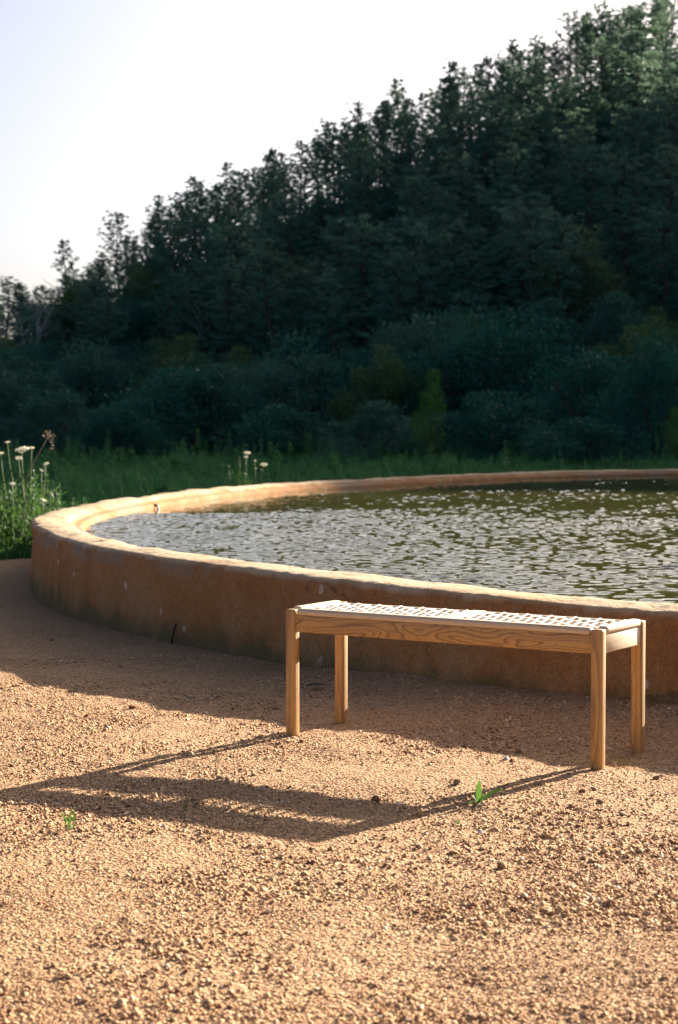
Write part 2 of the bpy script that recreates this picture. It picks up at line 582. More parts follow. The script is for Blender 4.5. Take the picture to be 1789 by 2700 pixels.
xs = np.concatenate([-spaced(1.6, 9.0, 0.03, 0.5)[::-1], np.arange(-1.58, 1.78, 0.016), spaced(1.79, 12.0, 0.03, 0.5)])
ys = np.concatenate([-spaced(-2.4, 6, 0.05, 0.6)[::-1], spaced(2.45, 16.2, 0.012, 0.05)])
V, Q = grid_mesh(xs, ys, yard_rel)
ce = V[Q].mean(1)
keep = ce[:, 1] < yard_edge(ce[:, 0])
tag(obj('gravel_yard', mesh_np('gravel_yard', V, Q[keep], M['ground'], True)), kind='structure')

# ---------------------------------------------------------------- pool outline (metres, from the photo's rim)
RIM_Z, WATER_Z, RIM_W = 0.41, 0.315, 0.37
PC = np.array([5.2, 17.0])
pts = [(-2.18, 12.98), (-2.28, 14.3), (-2.27, 15.2), (-2.25, 16.1), (-2.16, 17.0), (-2.05, 17.6), (-1.78, 18.75), (-1.45, 19.8),
       (-1.02, 20.96), (-0.72, 21.8), (-0.23, 22.9), (0.54, 24.2), (1.99, 26.2), (3.6, 27.9), (4.72, 28.9), (5.57, 29.4),
       (-2.07, 12.27), (-1.89, 11.4), (-1.67, 10.75), (-1.45, 10.23), (-1.16, 9.65), (-0.88, 9.2), (-0.60, 8.72), (-0.32, 8.3),
       (0.17, 7.75), (0.59, 7.32), (0.91, 7.03), (1.12, 6.85), (1.27, 6.72),
       (2.3, 5.9), (4.2, 5.1), (6.5, 5.0), (9.0, 6.2), (11.2, 8.8), (12.8, 13.0), (13.2, 18.0), (12.4, 23.0), (10.4, 27.0), (8.0, 29.2), (6.8, 29.6)]
P = np.array(pts) - PC
TH, RR = np.arctan2(P[:, 1], P[:, 0]), np.hypot(P[:, 0], P[:, 1])
KO = 6
def fbasis(t): return np.concatenate([[np.ones_like(t)]] + [[np.cos(k * t), np.sin(k * t)] for k in range(1, KO + 1)]).T
wts = np.where(np.arange(len(TH)) < 29, 2.0, 1.0)[:, None]
coef = np.linalg.lstsq(fbasis(TH) * wts, RR * wts[:, 0], rcond=None)[0]
def pool_r(t): return fbasis(t) @ coef


# theta samples: dense on the part seen
th = np.unique(np.concatenate([np.linspace(-PI, PI, 400), np.linspace(PI * 0.62, PI, 700), np.linspace(-PI, -PI * 0.6, 1500)]))[:-1]
r = pool_r(th)
C2 = np.stack([r * np.cos(th), r * np.sin(th)], 1) + PC
T2 = np.roll(C2, -1, 0) - np.roll(C2, 1, 0)
T2 /= np.linalg.norm(T2, axis=1, keepdims=True)
NI = np.stack([-T2[:, 1], T2[:, 0]], 1)           # inward normal (counter-clockwise)
arc = np.concatenate([[0], np.cumsum(np.linalg.norm(np.diff(C2, axis=0), axis=1))])
# profile: (inset, z) from the buried foot, over the rim, down into the water
prof = [(-0.030, -0.30), (-0.026, -0.05), (-0.022, 0.03), (-0.018, 0.10), (-0.012, 0.17), (-0.006, 0.24), (-0.001, 0.30), (0.000, 0.345),
        (0.003, 0.375), (0.009, 0.393), (0.020, 0.403), (0.045, 0.408), (0.11, 0.411), (0.16, 0.412), (0.21, 0.410), (0.25, 0.405),
        (0.275, 0.395), (0.288, 0.378), (0.300, 0.368), (0.325, 0.366), (0.350, 0.364), (0.363, 0.355), (0.370, 0.335), (0.374, 0.30), (0.38, 0.05)]
rows = []
s_ = arc
for j, (ins, z) in enumerate(prof):
    top = float(sstep(0.22, 0.38, np.array(z))) if j < 13 else 1.0
    jag = fbm(s_ / 0.34, np.full_like(s_, 3.0 + z * 1.2), 71, 4)
    jag2 = fbm(s_ / 0.07, np.full_like(s_, 9.0 + z * 9.0), 75, 3)
    jag3 = fbm(s_ / 0.85, np.full_like(s_, 5.0), 78, 2)
    side = fbm(s_ / 0.22, np.full_like(s_, z * 4.5), 91, 4)
    o_ = ins + np.zeros_like(s_)
    zz = z + np.zeros_like(s_)
    if j <= 12:                                    # outer face and worn outer edge
        wgt = math.exp(-((z - 0.39) / 0.05) ** 2)
        o_ += 0.030 * side * (0.6 if j > 1 else 0) + wgt * (0.065 * jag + 0.028 * jag2 + 0.015 * jag3)
        o_ = np.maximum(o_, ins - 0.016)
        zz += wgt * (-0.018 * jag - 0.010 * jag2 - 0.014 * jag3) if j > 6 else 0
    elif j <= 16:
        zz += 0.020 * fbm(s_ / 0.5, np.full_like(s_, ins * 8), 95, 4)
        o_ += 0.012 * jag
    else:
        o_ += 0.016 * fbm(s_ / 0.5, np.full_like(s_, 2.0), 97, 3)
        zz += 0.006 * jag if j < 22 else 0
    zz = zz - 0.020 * sstep(-0.6, 1.2, C2[:, 0]) * (C2[:, 1] < 12) * float(sstep(0.1, 0.36, np.array(z)))     # the old wall sags a little here
    rows.append(np.concatenate([C2 + NI * o_[:, None], zz[:, None]], 1))
n = len(th); V = np.concatenate(rows)
i = np.arange(n); Q = []
for j in range(len(prof) - 1):
    a, b_ = j * n + i, j * n + (i + 1) % n
    Q.append(np.stack([a, b_, b_ + n, a + n], 1))
pool = empty('pool', (0, 0, 0))
tag(pool, 'big oval reservoir pool with a low ochre plaster wall and worn pale rim', 'pool')
obj('wall', mesh_np('wall', V, np.concatenate(Q), M['plaster'], True), pool)
k = np.linspace(-PI, PI, 160)[:-1]
rf = (pool_r(k) - 0.30)
V = np.concatenate([np.stack([rf * np.cos(k) + PC[0], rf * np.sin(k) + PC[1], np.full_like(k, 0.08)], 1), [[PC[0], PC[1], 0.08]]])
T = np.stack([np.arange(159), (np.arange(159) + 1) % 159, np.full(159, 159)], 1)
obj('basin_floor', mesh_np('basin_floor', V, T, M['field']), pool)

# small pipe in the inner lip with a trickle
pp = unproject_y(411, 1318, 17.0)
tA = math.atan2(17.0 - PC[1], -2.1 - PC[0])
cand = np.argmin(np.abs(C2[:, 1] - 16.9) + 10 * (C2[:, 0] > 0))
c0, n0 = C2[cand], NI[cand]
mb = MB(); mb.tube([(c0[0] + n0[0] * 0.33, c0[1] + n0[1] * 0.33, 0.350), (c0[0] + n0[0] * 0.392, c0[1] + n0[1] * 0.392, 0.350)], 0.013, 10)
obj('outlet_pipe', mb.mesh('outlet_pipe', M['pipe'], True), pool)
mb = MB(); mb.tube([(c0[0] + n0[0] * q_, c0[1] + n0[1] * q_, z_) for q_, z_ in ((0.390, 0.346), (0.396, 0.342), (0.400, 0.33), (0.402, 0.30))], [0.007, 0.009, 0.012, 0.018], 8)
obj('trickle', mb.mesh('trickle', M['trickle'], True), pool)

# ---------------------------------------------------------------- water
rw = np.random.default_rng(4)
NW = 70
lam = np.exp(rw.uniform(math.log(0.042), math.log(0.15), NW))
wd = rw.normal(-PI / 2 - 0.2, 0.5, NW)
ph = rw.uniform(0, 2 * PI, NW)
slope = 0.145 * math.sqrt(2.0 / NW) * rw.uniform(0.6, 1.4, NW)
xs = np.concatenate([np.arange(-2.3, 6.0, 0.0155), spaced(6.0, 14.0, 0.03, 0.4)])
ys = np.concatenate([np.arange(4.6, 6.6, 0.05), spaced(6.6, 30.0, 0.0125, 0.055)])
def water_rel(X, Y):
    Z = np.zeros_like(X)
    wx = X + 0.05 * fbm(X / 0.3, Y / 0.3, 3, 2); wy = Y + 0.05 * fbm(X / 0.5, Y / 0.5, 8, 2)
    for a in range(NW):
        kk = 2 * PI / lam[a]
        Z += slope[a] / kk * np.sin(kk * (wx * math.cos(wd[a]) + wy * math.sin(wd[a])) + ph[a])
    gust = 1.0 + 1.0 * fbm(X / 2.2, Y / 1.8, 44, 3)
    t_ = np.arctan2(Y - PC[1], X - PC[0])
    dist = (fbasis(t_.ravel()) @ coef).reshape(X.shape) - np.hypot(X - PC[0], Y - PC[1])
    lee = 0.2 + 0.8 * sstep(0.4, 3.5, dist + 20 * (Y < 16))    # sheltered under the far wall
    return WATER_Z + Z * np.clip(gust, 0.45, 1.7) * lee
V, Q = grid_mesh(xs, ys, water_rel)
ce = V[Q].mean(1)
t_ = np.arctan2(ce[:, 1] - PC[1], ce[:, 0] - PC[0])
keep = np.hypot(ce[:, 0] - PC[0], ce[:, 1] - PC[1]) < pool_r(t_) - 0.34
tag(obj('water', mesh_np('water', V, Q[keep], M['water'], True)), kind='structure')

# ---------------------------------------------------------------- bench
BX, BY, BYAW, BL_, BW_, LEG = -0.1881, 6.2084, -0.56977, 1.2027, 0.3556, 0.0400
BH = 0.447
bench = empty('bench', (BX, BY, 0.0), BYAW)
tag(bench, 'low oak bench with woven strap seat standing on the gravel before the pool', 'bench')
def bench_world(u, v):
    return (BX + u * math.cos(BYAW) - v * math.sin(BYAW), BY + u * math.sin(BYAW) + v * math.cos(BYAW))


LEG_D = 0.033
for (u, v) in ((0, 0), (BL_ - LEG, 0), (0, BW_ - LEG), (BL_ - LEG, BW_ - LEG)):
    wx, wy = bench_world(u + LEG / 2, v + LEG_D / 2)
    z0 = float(yard_rel(np.array(wx), np.array(wy))) - 0.004
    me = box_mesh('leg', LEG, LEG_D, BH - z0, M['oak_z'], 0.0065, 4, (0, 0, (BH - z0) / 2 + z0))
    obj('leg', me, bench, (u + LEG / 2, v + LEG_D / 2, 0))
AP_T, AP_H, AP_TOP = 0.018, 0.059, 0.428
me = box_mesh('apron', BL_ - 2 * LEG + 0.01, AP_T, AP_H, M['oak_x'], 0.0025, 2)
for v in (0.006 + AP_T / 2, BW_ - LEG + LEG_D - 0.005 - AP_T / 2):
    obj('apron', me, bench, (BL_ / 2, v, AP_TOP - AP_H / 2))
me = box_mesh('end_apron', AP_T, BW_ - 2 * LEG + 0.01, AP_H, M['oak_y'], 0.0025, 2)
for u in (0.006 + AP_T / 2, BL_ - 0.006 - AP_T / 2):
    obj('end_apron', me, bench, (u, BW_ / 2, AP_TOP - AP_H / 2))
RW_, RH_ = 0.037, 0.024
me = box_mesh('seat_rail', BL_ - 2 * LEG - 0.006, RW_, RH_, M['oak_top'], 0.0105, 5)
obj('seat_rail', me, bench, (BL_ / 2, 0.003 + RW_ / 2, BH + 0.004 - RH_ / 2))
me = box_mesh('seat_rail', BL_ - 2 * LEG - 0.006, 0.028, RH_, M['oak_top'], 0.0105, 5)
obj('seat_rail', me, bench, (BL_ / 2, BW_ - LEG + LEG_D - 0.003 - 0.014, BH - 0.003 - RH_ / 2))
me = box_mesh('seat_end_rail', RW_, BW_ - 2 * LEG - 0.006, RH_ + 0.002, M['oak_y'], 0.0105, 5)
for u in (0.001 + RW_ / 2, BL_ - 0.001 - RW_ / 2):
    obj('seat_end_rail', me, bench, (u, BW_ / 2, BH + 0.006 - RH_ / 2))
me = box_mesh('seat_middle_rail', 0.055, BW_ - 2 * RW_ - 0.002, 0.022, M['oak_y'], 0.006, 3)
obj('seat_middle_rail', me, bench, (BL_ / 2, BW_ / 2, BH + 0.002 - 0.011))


def strap_mesh(name, length, pitch, amp, phase, width, thick, along):
    nn = max(12, int(length / pitch * 8))
    t = np.linspace(-length / 2, length / 2, nn)
    z = amp * np.cos(PI * (t / pitch) + phase)
    ed = np.abs(t) > length / 2 - 0.010
    z = np.where(ed, -0.002, z)
    V = []
    for a, b_ in ((-1, 1), (-0.6, 1.35), (0.6, 1.35), (1, 1), (1, -1), (-1, -1)):
        w = np.full_like(t, a * width / 2)
        V.append(np.stack([t, w, z + b_ * thick / 2], 1) if along else np.stack([w, t, z + b_ * thick / 2], 1))
    V = np.stack(V, 1).reshape(-1, 3)
    Q = []
    for i_ in range(nn - 1):
        for k_ in range(6):
            k2 = (k_ + 1) % 6
            Q.append((i_ * 6 + k_, i_ * 6 + k2, (i_ + 1) * 6 + k2, (i_ + 1) * 6 + k_))
    return mesh_np(name, V, np.array(Q), M['strap'], True)


NLONG, NCROSS = 5, 12
in_v0, in_v1 = 0.003 + RW_, BW_ - LEG + LEG_D - 0.031
pv = (in_v1 - in_v0) / NLONG
seat_z = BH - 0.004
for half in (0, 1):
    u0 = (0.038 if half == 0 else BL_ / 2 + 0.0275); u1 = (BL_ / 2 - 0.0275 if half == 0 else BL_ - 0.038)
    pu = (u1 - u0) / NCROSS
    lm = [strap_mesh('long_strap', u1 - u0 + 0.016, pu, 0.0026, (ph_ * PI) + PI * 0.5 * 0, 0.015, 0.0045, True) for ph_ in (0.5, 1.5)]
    cm = [strap_mesh('cross_strap', in_v1 - in_v0 + 0.016, 0.046, 0.0026, ph_ * PI, 0.0095, 0.0040, False) for ph_ in (0, 1)]
    for a in range(NLONG):
        obj('long_strap', lm[a % 2], bench, ((u0 + u1) / 2, in_v0 + 0.020 + 0.046 * a if a < 4 else in_v1 - 0.005, seat_z - (0.003 if a == 4 else 0)))
    for a in range(NCROSS):
        obj('cross_strap', cm[a % 2], bench, (u0 + pu * (a + 0.5), (in_v0 + in_v1) / 2, seat_z))


# ---------------------------------------------------------------- grit on the yard: uncountable grains, one object
rg = np.random.default_rng(8)
NG = 120000
gx_ = rg.uniform(-1, 1, NG * 2); u_ = rg.uniform(0, 1, NG * 2)
gy_ = 2.6 + 6.0 * u_ ** 1.7
gx_ = gx_ * (0.30 + 0.215 * gy_)
ok = fbm(gx_ / 0.5, gy_ / 0.5, 61, 3) + rg.uniform(-0.5, 0.4, NG * 2) > -0.22
gx_, gy_ = gx_[ok][:NG], gy_[ok][:NG]
tp = np.arctan2(gy_ - PC[1], gx_ - PC[0])
ok = np.hypot(gx_ - PC[0], gy_ - PC[1]) > pool_r(tp) + 0.04
gx_, gy_ = gx_[ok], gy_[ok]
n = len(gx_)
sz = np.exp(rg.normal(math.log(0.0028), 0.36, n) + 0.95 * np.clip(fbm(gx_ / 0.3, gy_ / 0.3, 66, 3), -0.45, 0.55)); sz = np.clip(sz, 0.0014, 0.0085)
gz_ = yard_rel(gx_, gy_) + sz * 0.35
oc = np.array([(1, 0, 0), (-1, 0, 0), (0, 1, 0), (0, -1, 0), (0, 0, 1), (0, 0, -1)], float)
of = np.array([(0, 2, 4), (2, 1, 4), (1, 3, 4), (3, 0, 4), (2, 0, 5), (1, 2, 5), (3, 1, 5), (0, 3, 5)])
rz = rg.uniform(0, 2 * PI, n)
sc = np.stack([rg.uniform(0.8, 1.5, n), rg.uniform(0.7, 1.2, n), rg.uniform(0.6, 1.0, n)], 1) * sz[:, None]
VV = oc[None] * sc[:, None] * rg.uniform(0.7, 1.25, (n, 6, 1)) + rg.normal(0, 0.18, (n, 6, 3)) * sz[:, None, None]
cz, sz_ = np.cos(rz)[:, None], np.sin(rz)[:, None]
VX = VV[..., 0] * cz - VV[..., 1] * sz_ + gx_[:, None]
VY = VV[..., 0] * sz_ + VV[..., 1] * cz + gy_[:, None]
VZ = VV[..., 2] + gz_[:, None]
Vg = np.stack([VX, VY, VZ], 2).reshape(-1, 3)
Fg = (of[None] + (np.arange(n) * 6)[:, None, None]).reshape(-1, 3)
tint = np.repeat(np.clip(np.where(rg.uniform(0, 1, n) < 0.10, 0.08, rg.normal(0.58, 0.2, n)), 0, 1), 6)
tag(obj('gravel', mesh_np('gravel', Vg, Fg, M['grain'], False, tint)), 'loose coarse grit scattered over the yard', 'gravel', kind='stuff')


# ---------------------------------------------------------------- single stones one can pick out
def ground_at(px, py):
    """yard point seen at a photo pixel"""
    for z in (0.0,):
        a = (px - 894.5) / F; b = -(py - 1350.0) / F
        c, s = math.cos(0.04702), math.sin(0.04702)
        dy, dz = c + b * s, -s + b * c
        t = -CAM_Z / dz
        x, y = a * t, dy * t
        for _ in range(3):
            z = float(yard_rel(np.array(x), np.array(y)))
            t = (z - CAM_Z) / dz; x, y = a * t, dy * t
    return x, y, z


def stone(px, py, size, mat, label, seed, name='stone', flat=0.7, cat='stone'):
    import bmesh
    rs = np.random.default_rng(seed)
    bm = bmesh.new()
    bmesh.ops.create_icosphere(bm, subdivisions=2, radius=1)
    dirs = rs.normal(size=(9, 3)); dirs /= np.linalg.norm(dirs, axis=1, keepdims=True)
    cut = rs.uniform(0.6, 0.95, 9)
    for v in bm.verts:
        p = np.array(v.co)
        for d_, c_ in zip(dirs, cut):
            e = p @ d_
            if e > c_: p = p - d_ * (e - c_)
        p = p * (1 + rs.normal(0, 0.04))
        v.co = (p[0] * size, p[1] * size * 0.8, p[2] * size * flat)
    me = bpy.data.meshes.new(name); bm.to_mesh(me); bm.free(); me.materials.append(mat)
    x, y, z = ground_at(px, py)
    o = obj(name, me, None, (x, y, z + size * flat * 0.45), (0, 0, rs.uniform(0, 6)))
    return tag(o, label, cat, 'loose stones on the gravel')


for i_, (px, py, s_z, mt, lb) in enumerate((
    (992, 2112, 0.020, 'stone_red', 'dark red clod of earth inside the shadow of the bench seat'),
    (1336, 2002, 0.014, 'stone_white', 'white quartz pebble on the gravel between the bench legs'),
    (1352, 2008, 0.013, 'stone_red', 'reddish pebble touching the white quartz pebble'),
    (1731, 2054, 0.015, 'stone_red', 'red brown stone alone on the gravel beyond the front leg at the sunny end'),
    (1535, 2090, 0.016, 'stone_red', 'red brown stone on the gravel in front of the near bench leg'),
    (1583, 2118, 0.017, 'stone_dark', 'low brown stone on open gravel below the near bench leg'),
    (1508, 2130, 0.014, 'stone_dark', 'small pointed brown stone beside the broad leaved seedling'),
    (1206, 2066, 0.017, 'stone_dark', 'dark brown stone lying just above the leaf seedling and leg shadow'),
    (1367, 1982, 0.016, 'stone_dark', 'brown stone at the edge of the pool wall shadow under the bench'),
    (350, 1868, 0.022, 'stone_red', 'red clod in the sun near the edge of the wall shadow'),
    (1268, 2198, 0.012, 'stone_white', 'white pebble on open gravel below the broad leaved seedling'),
    (1325, 2288, 0.022, 'stone_dark', 'largest dark lump on the open gravel below the bench'),
    (1610, 2385, 0.018, 'stone_dark', 'dark stone low on the gravel towards the camera'),
    (136, 1690, 0.018, 'stone_red', 'red brown stone in the wall shadow near the curved end'),
    (796, 1957, 0.012, 'stone_red', 'small dark red stone just in front of the far front leg'))):
    stone(px, py, s_z * 0.8, M[mt], lb, 100 + i_)

# a fallen dark leaf in the shade behind the bench
lx, ly, lz = ground_at(826, 1818)
mb = MB()
t = np.linspace(0, 1, 9)
w = 0.020 * np.sin(PI * t) ** 0.8
Vl = np.concatenate([np.stack([t * 0.085, w, 0.006 * np.sin(t * 3)], 1), np.stack([t * 0.085, 0 * t, 0.008 * np.sin(t * 3) + 0.004], 1), np.stack([t * 0.085, -w, 0.012 * np.sin(t * 3)], 1)])
Ql = [(k_ + a * 9, k_ + 1 + a * 9, k_ + 10 + a * 9, k_ + 9 + a * 9) for a in (0, 1) for k_ in range(8)]
mb.add(Vl, Ql)
tag(obj('fallen_leaf', mb.mesh('fallen_leaf', M['twig'], True), None, (lx - 0.03, ly, lz + 0.014), (0.25, 0, 0.1)),
    'dark curled dead leaf on the shaded gravel behind the bench', 'leaf')
# twig leaning on the wall
mb = MB()
b0 = ground_at(486, 1694)
cnd = np.argmin(np.hypot(C2[:, 0] - b0[0], C2[:, 1] - b0[1]))
wx, wy = C2[cnd] - NI[cnd] * 0.035
mb.tube([(wx - 0.012, wy - 0.03, -0.02), (wx - 0.004, wy - 0.018, 0.03), (wx + 0.012, wy - 0.008, 0.085)], [0.006, 0.005, 0.004], 6)
tag(obj('twig', mb.mesh('twig', M['twig'], True)), 'short dark twig leaning against the shaded pool wall', 'twig')


# ---------------------------------------------------------------- small plants on the yard
def blade(mb, base, d, length, width, droop, rng, segs=5, tint=None):
    base = np.array(base, float); d = np.array(d, float); d /= np.linalg.norm(d)
    s = np.cross(d, (0, 0, 1.0)); s = s / (np.linalg.norm(s) + 1e-6) if np.linalg.norm(s) > 1e-3 else np.array([1.0, 0, 0])
    t = np.linspace(0, 1, segs + 1)
    P_ = base + np.outer(t * length, d) + np.outer(-droop * length * t ** 2, (0, 0, 1.0))
    w = width / 2 * np.clip(np.minimum(0.35 + 2.2 * t, (1 - t) * 2.4), 0.02, 1)
    fold = np.outer(w * 0.5, (0, 0, 1.0))
    V = np.concatenate([P_ + np.outer(w, s) + fold, P_, P_ - np.outer(w, s) + fold])
    m_ = segs + 1
    Q = [(a * m_ + k_, a * m_ + k_ + 1, (a + 1) * m_ + k_ + 1, (a + 1) * m_ + k_) for a in (0, 1) for k_ in range(segs)]
    mb.add(V, Q, tint=rng.uniform(0.2, 1.0) if tint is None else tint)


rp = np.random.default_rng(12)
x, y, z = ground_at(1262, 2120)
root = tag(empty('seedling', (x, y, z)), 'broad leaved green seedling growing from the gravel beside the leg shadows', 'weed')
for (d, L_, W_, dr, tn) in (((0.85, 0.25, 0.62), 0.108, 0.030, 0.22, 0.75), ((0.05, 0.2, 1.0), 0.072, 0.017, 0.0, 0.35), ((-0.8, 0.0, 0.35), 0.045, 0.010, 0.3, 0.4),
                            ((-0.35, 0.4, 0.75), 0.042, 0.010, 0.1, 0.3), ((0.25, -0.3, 0.8), 0.04, 0.009, 0.2, 0.6), ((-0.6, -0.3, 0.25), 0.05, 0.009, 0.25, 0.3)):
    mb = MB(); blade(mb, (0, 0, 0), d, L_, W_, dr, rp, 7, tn); obj('leaf', mb.mesh('leaf', M['sprout'], True), root)
x, y, z = ground_at(188, 2188)
root = tag(empty('grass_tuft', (x, y, z)), 'thin green grass tuft in sun beside the far corner of the bench shadow', 'grass tuft')
for a in range(11):
    an = rp.uniform(0, 2 * PI); l_ = rp.uniform(0.035, 0.095)
    mb = MB(); blade(mb, (rp.normal(0, 0.006), rp.normal(0, 0.006), 0), (math.cos(an) * 0.55, math.sin(an) * 0.4, 1), l_, 0.0045, 0.25, rp, 5); obj('blade', mb.mesh('blade', M['sprout'], True), root)
x, y, z = ground_at(484, 2138)
root = tag(empty('grass_tuft', (x, y, z)), 'tiny grass shoot growing inside the bench shadow between its two light slots', 'grass tuft')
for a in range(4):
    mb = MB(); blade(mb, (rp.normal(0, 0.004), rp.normal(0, 0.004), 0), (rp.uniform(-.3, .3), rp.uniform(-.3, .3), 1), rp.uniform(0.025, 0.05), 0.005, 0.1, rp, 4); obj('blade', mb.mesh('blade', M['sprout'], True), root)
x, y, z = ground_at(1645, 2010)
root = tag(empty('straw_tuft', (x, y, z)), 'flattened yellow straw and dry grass around the far leg at the sunny end', 'dry grass')
for a in range(46):
    an = rp.uniform(0, 2 * PI); bx = rp.normal(0, 0.055); by = rp.normal(0, 0.05)
    mb = MB(); blade(mb, (bx, by, 0.003), (math.cos(an), math.sin(an) * 0.7, rp.uniform(0.05, 0.35)), rp.uniform(0.03, 0.085), 0.0035, 0.2, rp, 4); obj('straw', mb.mesh('straw', M['straw'], True), root)
x, y, z = ground_at(1745, 2000)
root = tag(empty('straw_stalk', (x, y, z)), 'thin dry curved straw stalks at the picture edge past the bench', 'dry grass')
for (d, l_, dr) in (((-0.45, 0.2, 0.9), 0.085, 0.1), ((0.9, 0.1, 0.55), 0.12, -0.25), ((0.95, -0.1, 0.3), 0.10, 0.1), ((-0.9, 0, 0.12), 0.08, 0.05)):
    mb = MB(); blade(mb, (0, 0, 0), d, l_, 0.0045, dr, rp, 7, 0.7); obj('straw', mb.mesh('straw', M['straw'], True), root)
for (px, py, lb) in ((1488, 2105, 'faint yellowish grass seedling on the gravel below the near bench leg'), (1208, 2175, 'pale tiny grass seedling on the gravel under the broad leaved seedling'),
                     (1610, 2245, 'small dry yellow sprig on open gravel low at the sunny side')):
    x, y, z = ground_at(px, py)
    root = tag(empty('grass_sprig', (x, y, z)), lb, 'grass tuft')
    for a in range(6):
        an = rp.uniform(0, 2 * PI)
        mb = MB(); blade(mb, (0, 0, 0), (math.cos(an) * .6, math.sin(an) * .5, 1), rp.uniform(0.012, 0.03), 0.003, 0.2, rp, 3); obj('blade', mb.mesh('blade', M['sprout' if 'seedling' in lb else 'straw'], True), root)


# ---------------------------------------------------------------- meadow grass (uncountable)
def grass_patch(name, n, fx, hfun, wfun, rng, mat, label, tintf=None):
    X, Y = fx(n)
    tp = np.arctan2(Y - PC[1], X - PC[0])
    ok = (np.hypot(X - PC[0], Y - PC[1]) > pool_r(tp) + 0.06) & (Y > yard_edge(X) - 0.05)
    X, Y = X[ok], Y[ok]; n = len(X)
    H = hfun(X, Y); W = wfun(X, Y)
    Z = land_z(X, Y) - 0.02
    an = rng.uniform(0, 2 * PI, n); ln = rng.normal(0, 0.22, (n, 2))
    t1 = np.stack([X + ln[:, 0] * H * 0.4, Y + ln[:, 1] * H * 0.4, Z + H * 0.6], 1)
    t2 = np.stack([X + ln[:, 0] * H * 1.2, Y + ln[:, 1] * H * 1.2, Z + H * (1 - 0.25 * np.abs(ln).sum(1))], 1)
    b0 = np.stack([X, Y, Z], 1)
    s = np.stack([np.cos(an) * W / 2, np.sin(an) * W / 2, 0 * an], 1)
    V = np.stack([b0 - s, b0 + s, t1 + s * 0.8, t1 - s * 0.8, t2], 1).reshape(-1, 3)
    b = np.arange(n) * 5
    Q = np.stack([b, b + 1, b + 2, b + 3], 1); T = np.stack([b + 3, b + 2, b + 4], 1)
    tn = np.clip(0.5 + 0.9 * fbm(X / 1.2, Y / 1.2, 33, 3) + rng.normal(0, 0.2, n), 0, 1)
    me = mesh_np(name, V, [Q, T], mat, False, np.repeat(tn, 5))
    return tag(obj(name, me), label, 'grass', kind='stuff')


rq = np.random.default_rng(20)
def f_far(n):
    Y = 15.5 + 55 * rq.uniform(0, 1, n) ** 1.6
    X = rq.uniform(-0.27, 0.27, n) * Y
    return X, Y
grass_patch('meadow_grass', 95000, f_far, lambda X, Y: (0.22 + 0.30 * np.clip(fbm(X / 2.0, Y / 2.0, 50, 3) + 0.4, 0, 1) + 0.006 * np.clip(Y - 20, 0, 40)) * rq.uniform(0.5, 1.25, len(X)),
            lambda X, Y: 0.007 + 0.00075 * (Y - 10), rq, M['grass'], 'shaded green meadow grass between the pool and the wooded hill')
def f_left(n):
    X = -2.66 - 3.2 * rq.uniform(0, 1, n) ** 1.2
    Y = 15.5 + 3.6 * rq.uniform(0, 1, n) ** 1.2
    return X, Y
grass_patch('verge_grass', 11000, f_left, lambda X, Y: (0.22 + 0.45 * np.clip(fbm(X / 0.8, Y / 0.8, 55, 3) + 0.5, 0, 1)) * rq.uniform(0.5, 1.2, len(X)) * (0.45 + 0.55 * sstep(0, 0.8, Y - 15.7)),
            lambda X, Y: 0.008 + 0 * X, rq, M['weed'], 'tall fresh green grass and weeds at the edge of the yard')


def weed_clumps(name, spots, rng, mat, label, leaf=(0.10, 0.03)):
    mb = MB()
    for (x, y, h, w) in spots:
        z = float(land_z(np.array(x), np.array(y)))
        for k in range(int(3 + w * 8)):
            sx, sy = x + rng.normal(0, w * 0.4), y + rng.normal(0, w * 0.4)
            hh = h * rng.uniform(0.5, 1.1)
            n_ = int(18 + hh * 42)
            t = rng.uniform(0.05, 1, n_) ** 0.8
            C = np.stack([sx + rng.normal(0, 0.05, n_) * (1.4 - t), sy + rng.normal(0, 0.05, n_) * (1.4 - t), z + t * hh], 1)
            sc_ = (1.25 - 0.8 * t)
            V, Q = leaves(C, leaf[0] * sc_, leaf[1] * sc_, rng, up=0.4)
            mb.add(V, Q, tint=np.repeat(np.clip(rng.uniform(0.1, 0.8) + rng.normal(0, 0.15, n_), 0, 1), 4))
            mb.tube([(sx, sy, z - 0.05), (sx, sy, z + hh)], [0.005, 0.002], 3, tint=0.6)
    tag(obj(name, mb.mesh(name, mat)), label, 'weeds', kind='stuff')


weed_clumps('verge_weeds', [(rq.uniform(-4.3, -2.78), rq.uniform(16.05, 18.0), rq.uniform(0.42, 0.95), rq.uniform(0.25, 0.45)) for _ in range(40)], rq, M['weed'],
            'dense leafy green weeds at the edge of the yard beside the curved rim')
far_spots = []
for _ in range(420):
    y_ = rq.uniform(24, 50); x_ = rq.uniform(-0.24, 0.24) * y_
    if np.hypot(x_ - PC[0], y_ - PC[1]) < pool_r(np.array([math.atan2(y_ - PC[1], x_ - PC[0])]))[0] + 0.3: continue
    far_spots.append((x_, y_, rq.uniform(0.25, 0.6) * (1 + 0.9 * max(0, (y_ - 34) / 16)), rq.uniform(0.15, 0.4)))
weed_clumps('meadow_weeds', far_spots, rq, M['grass'], 'taller weeds dotted through the shaded meadow', (0.16, 0.05))


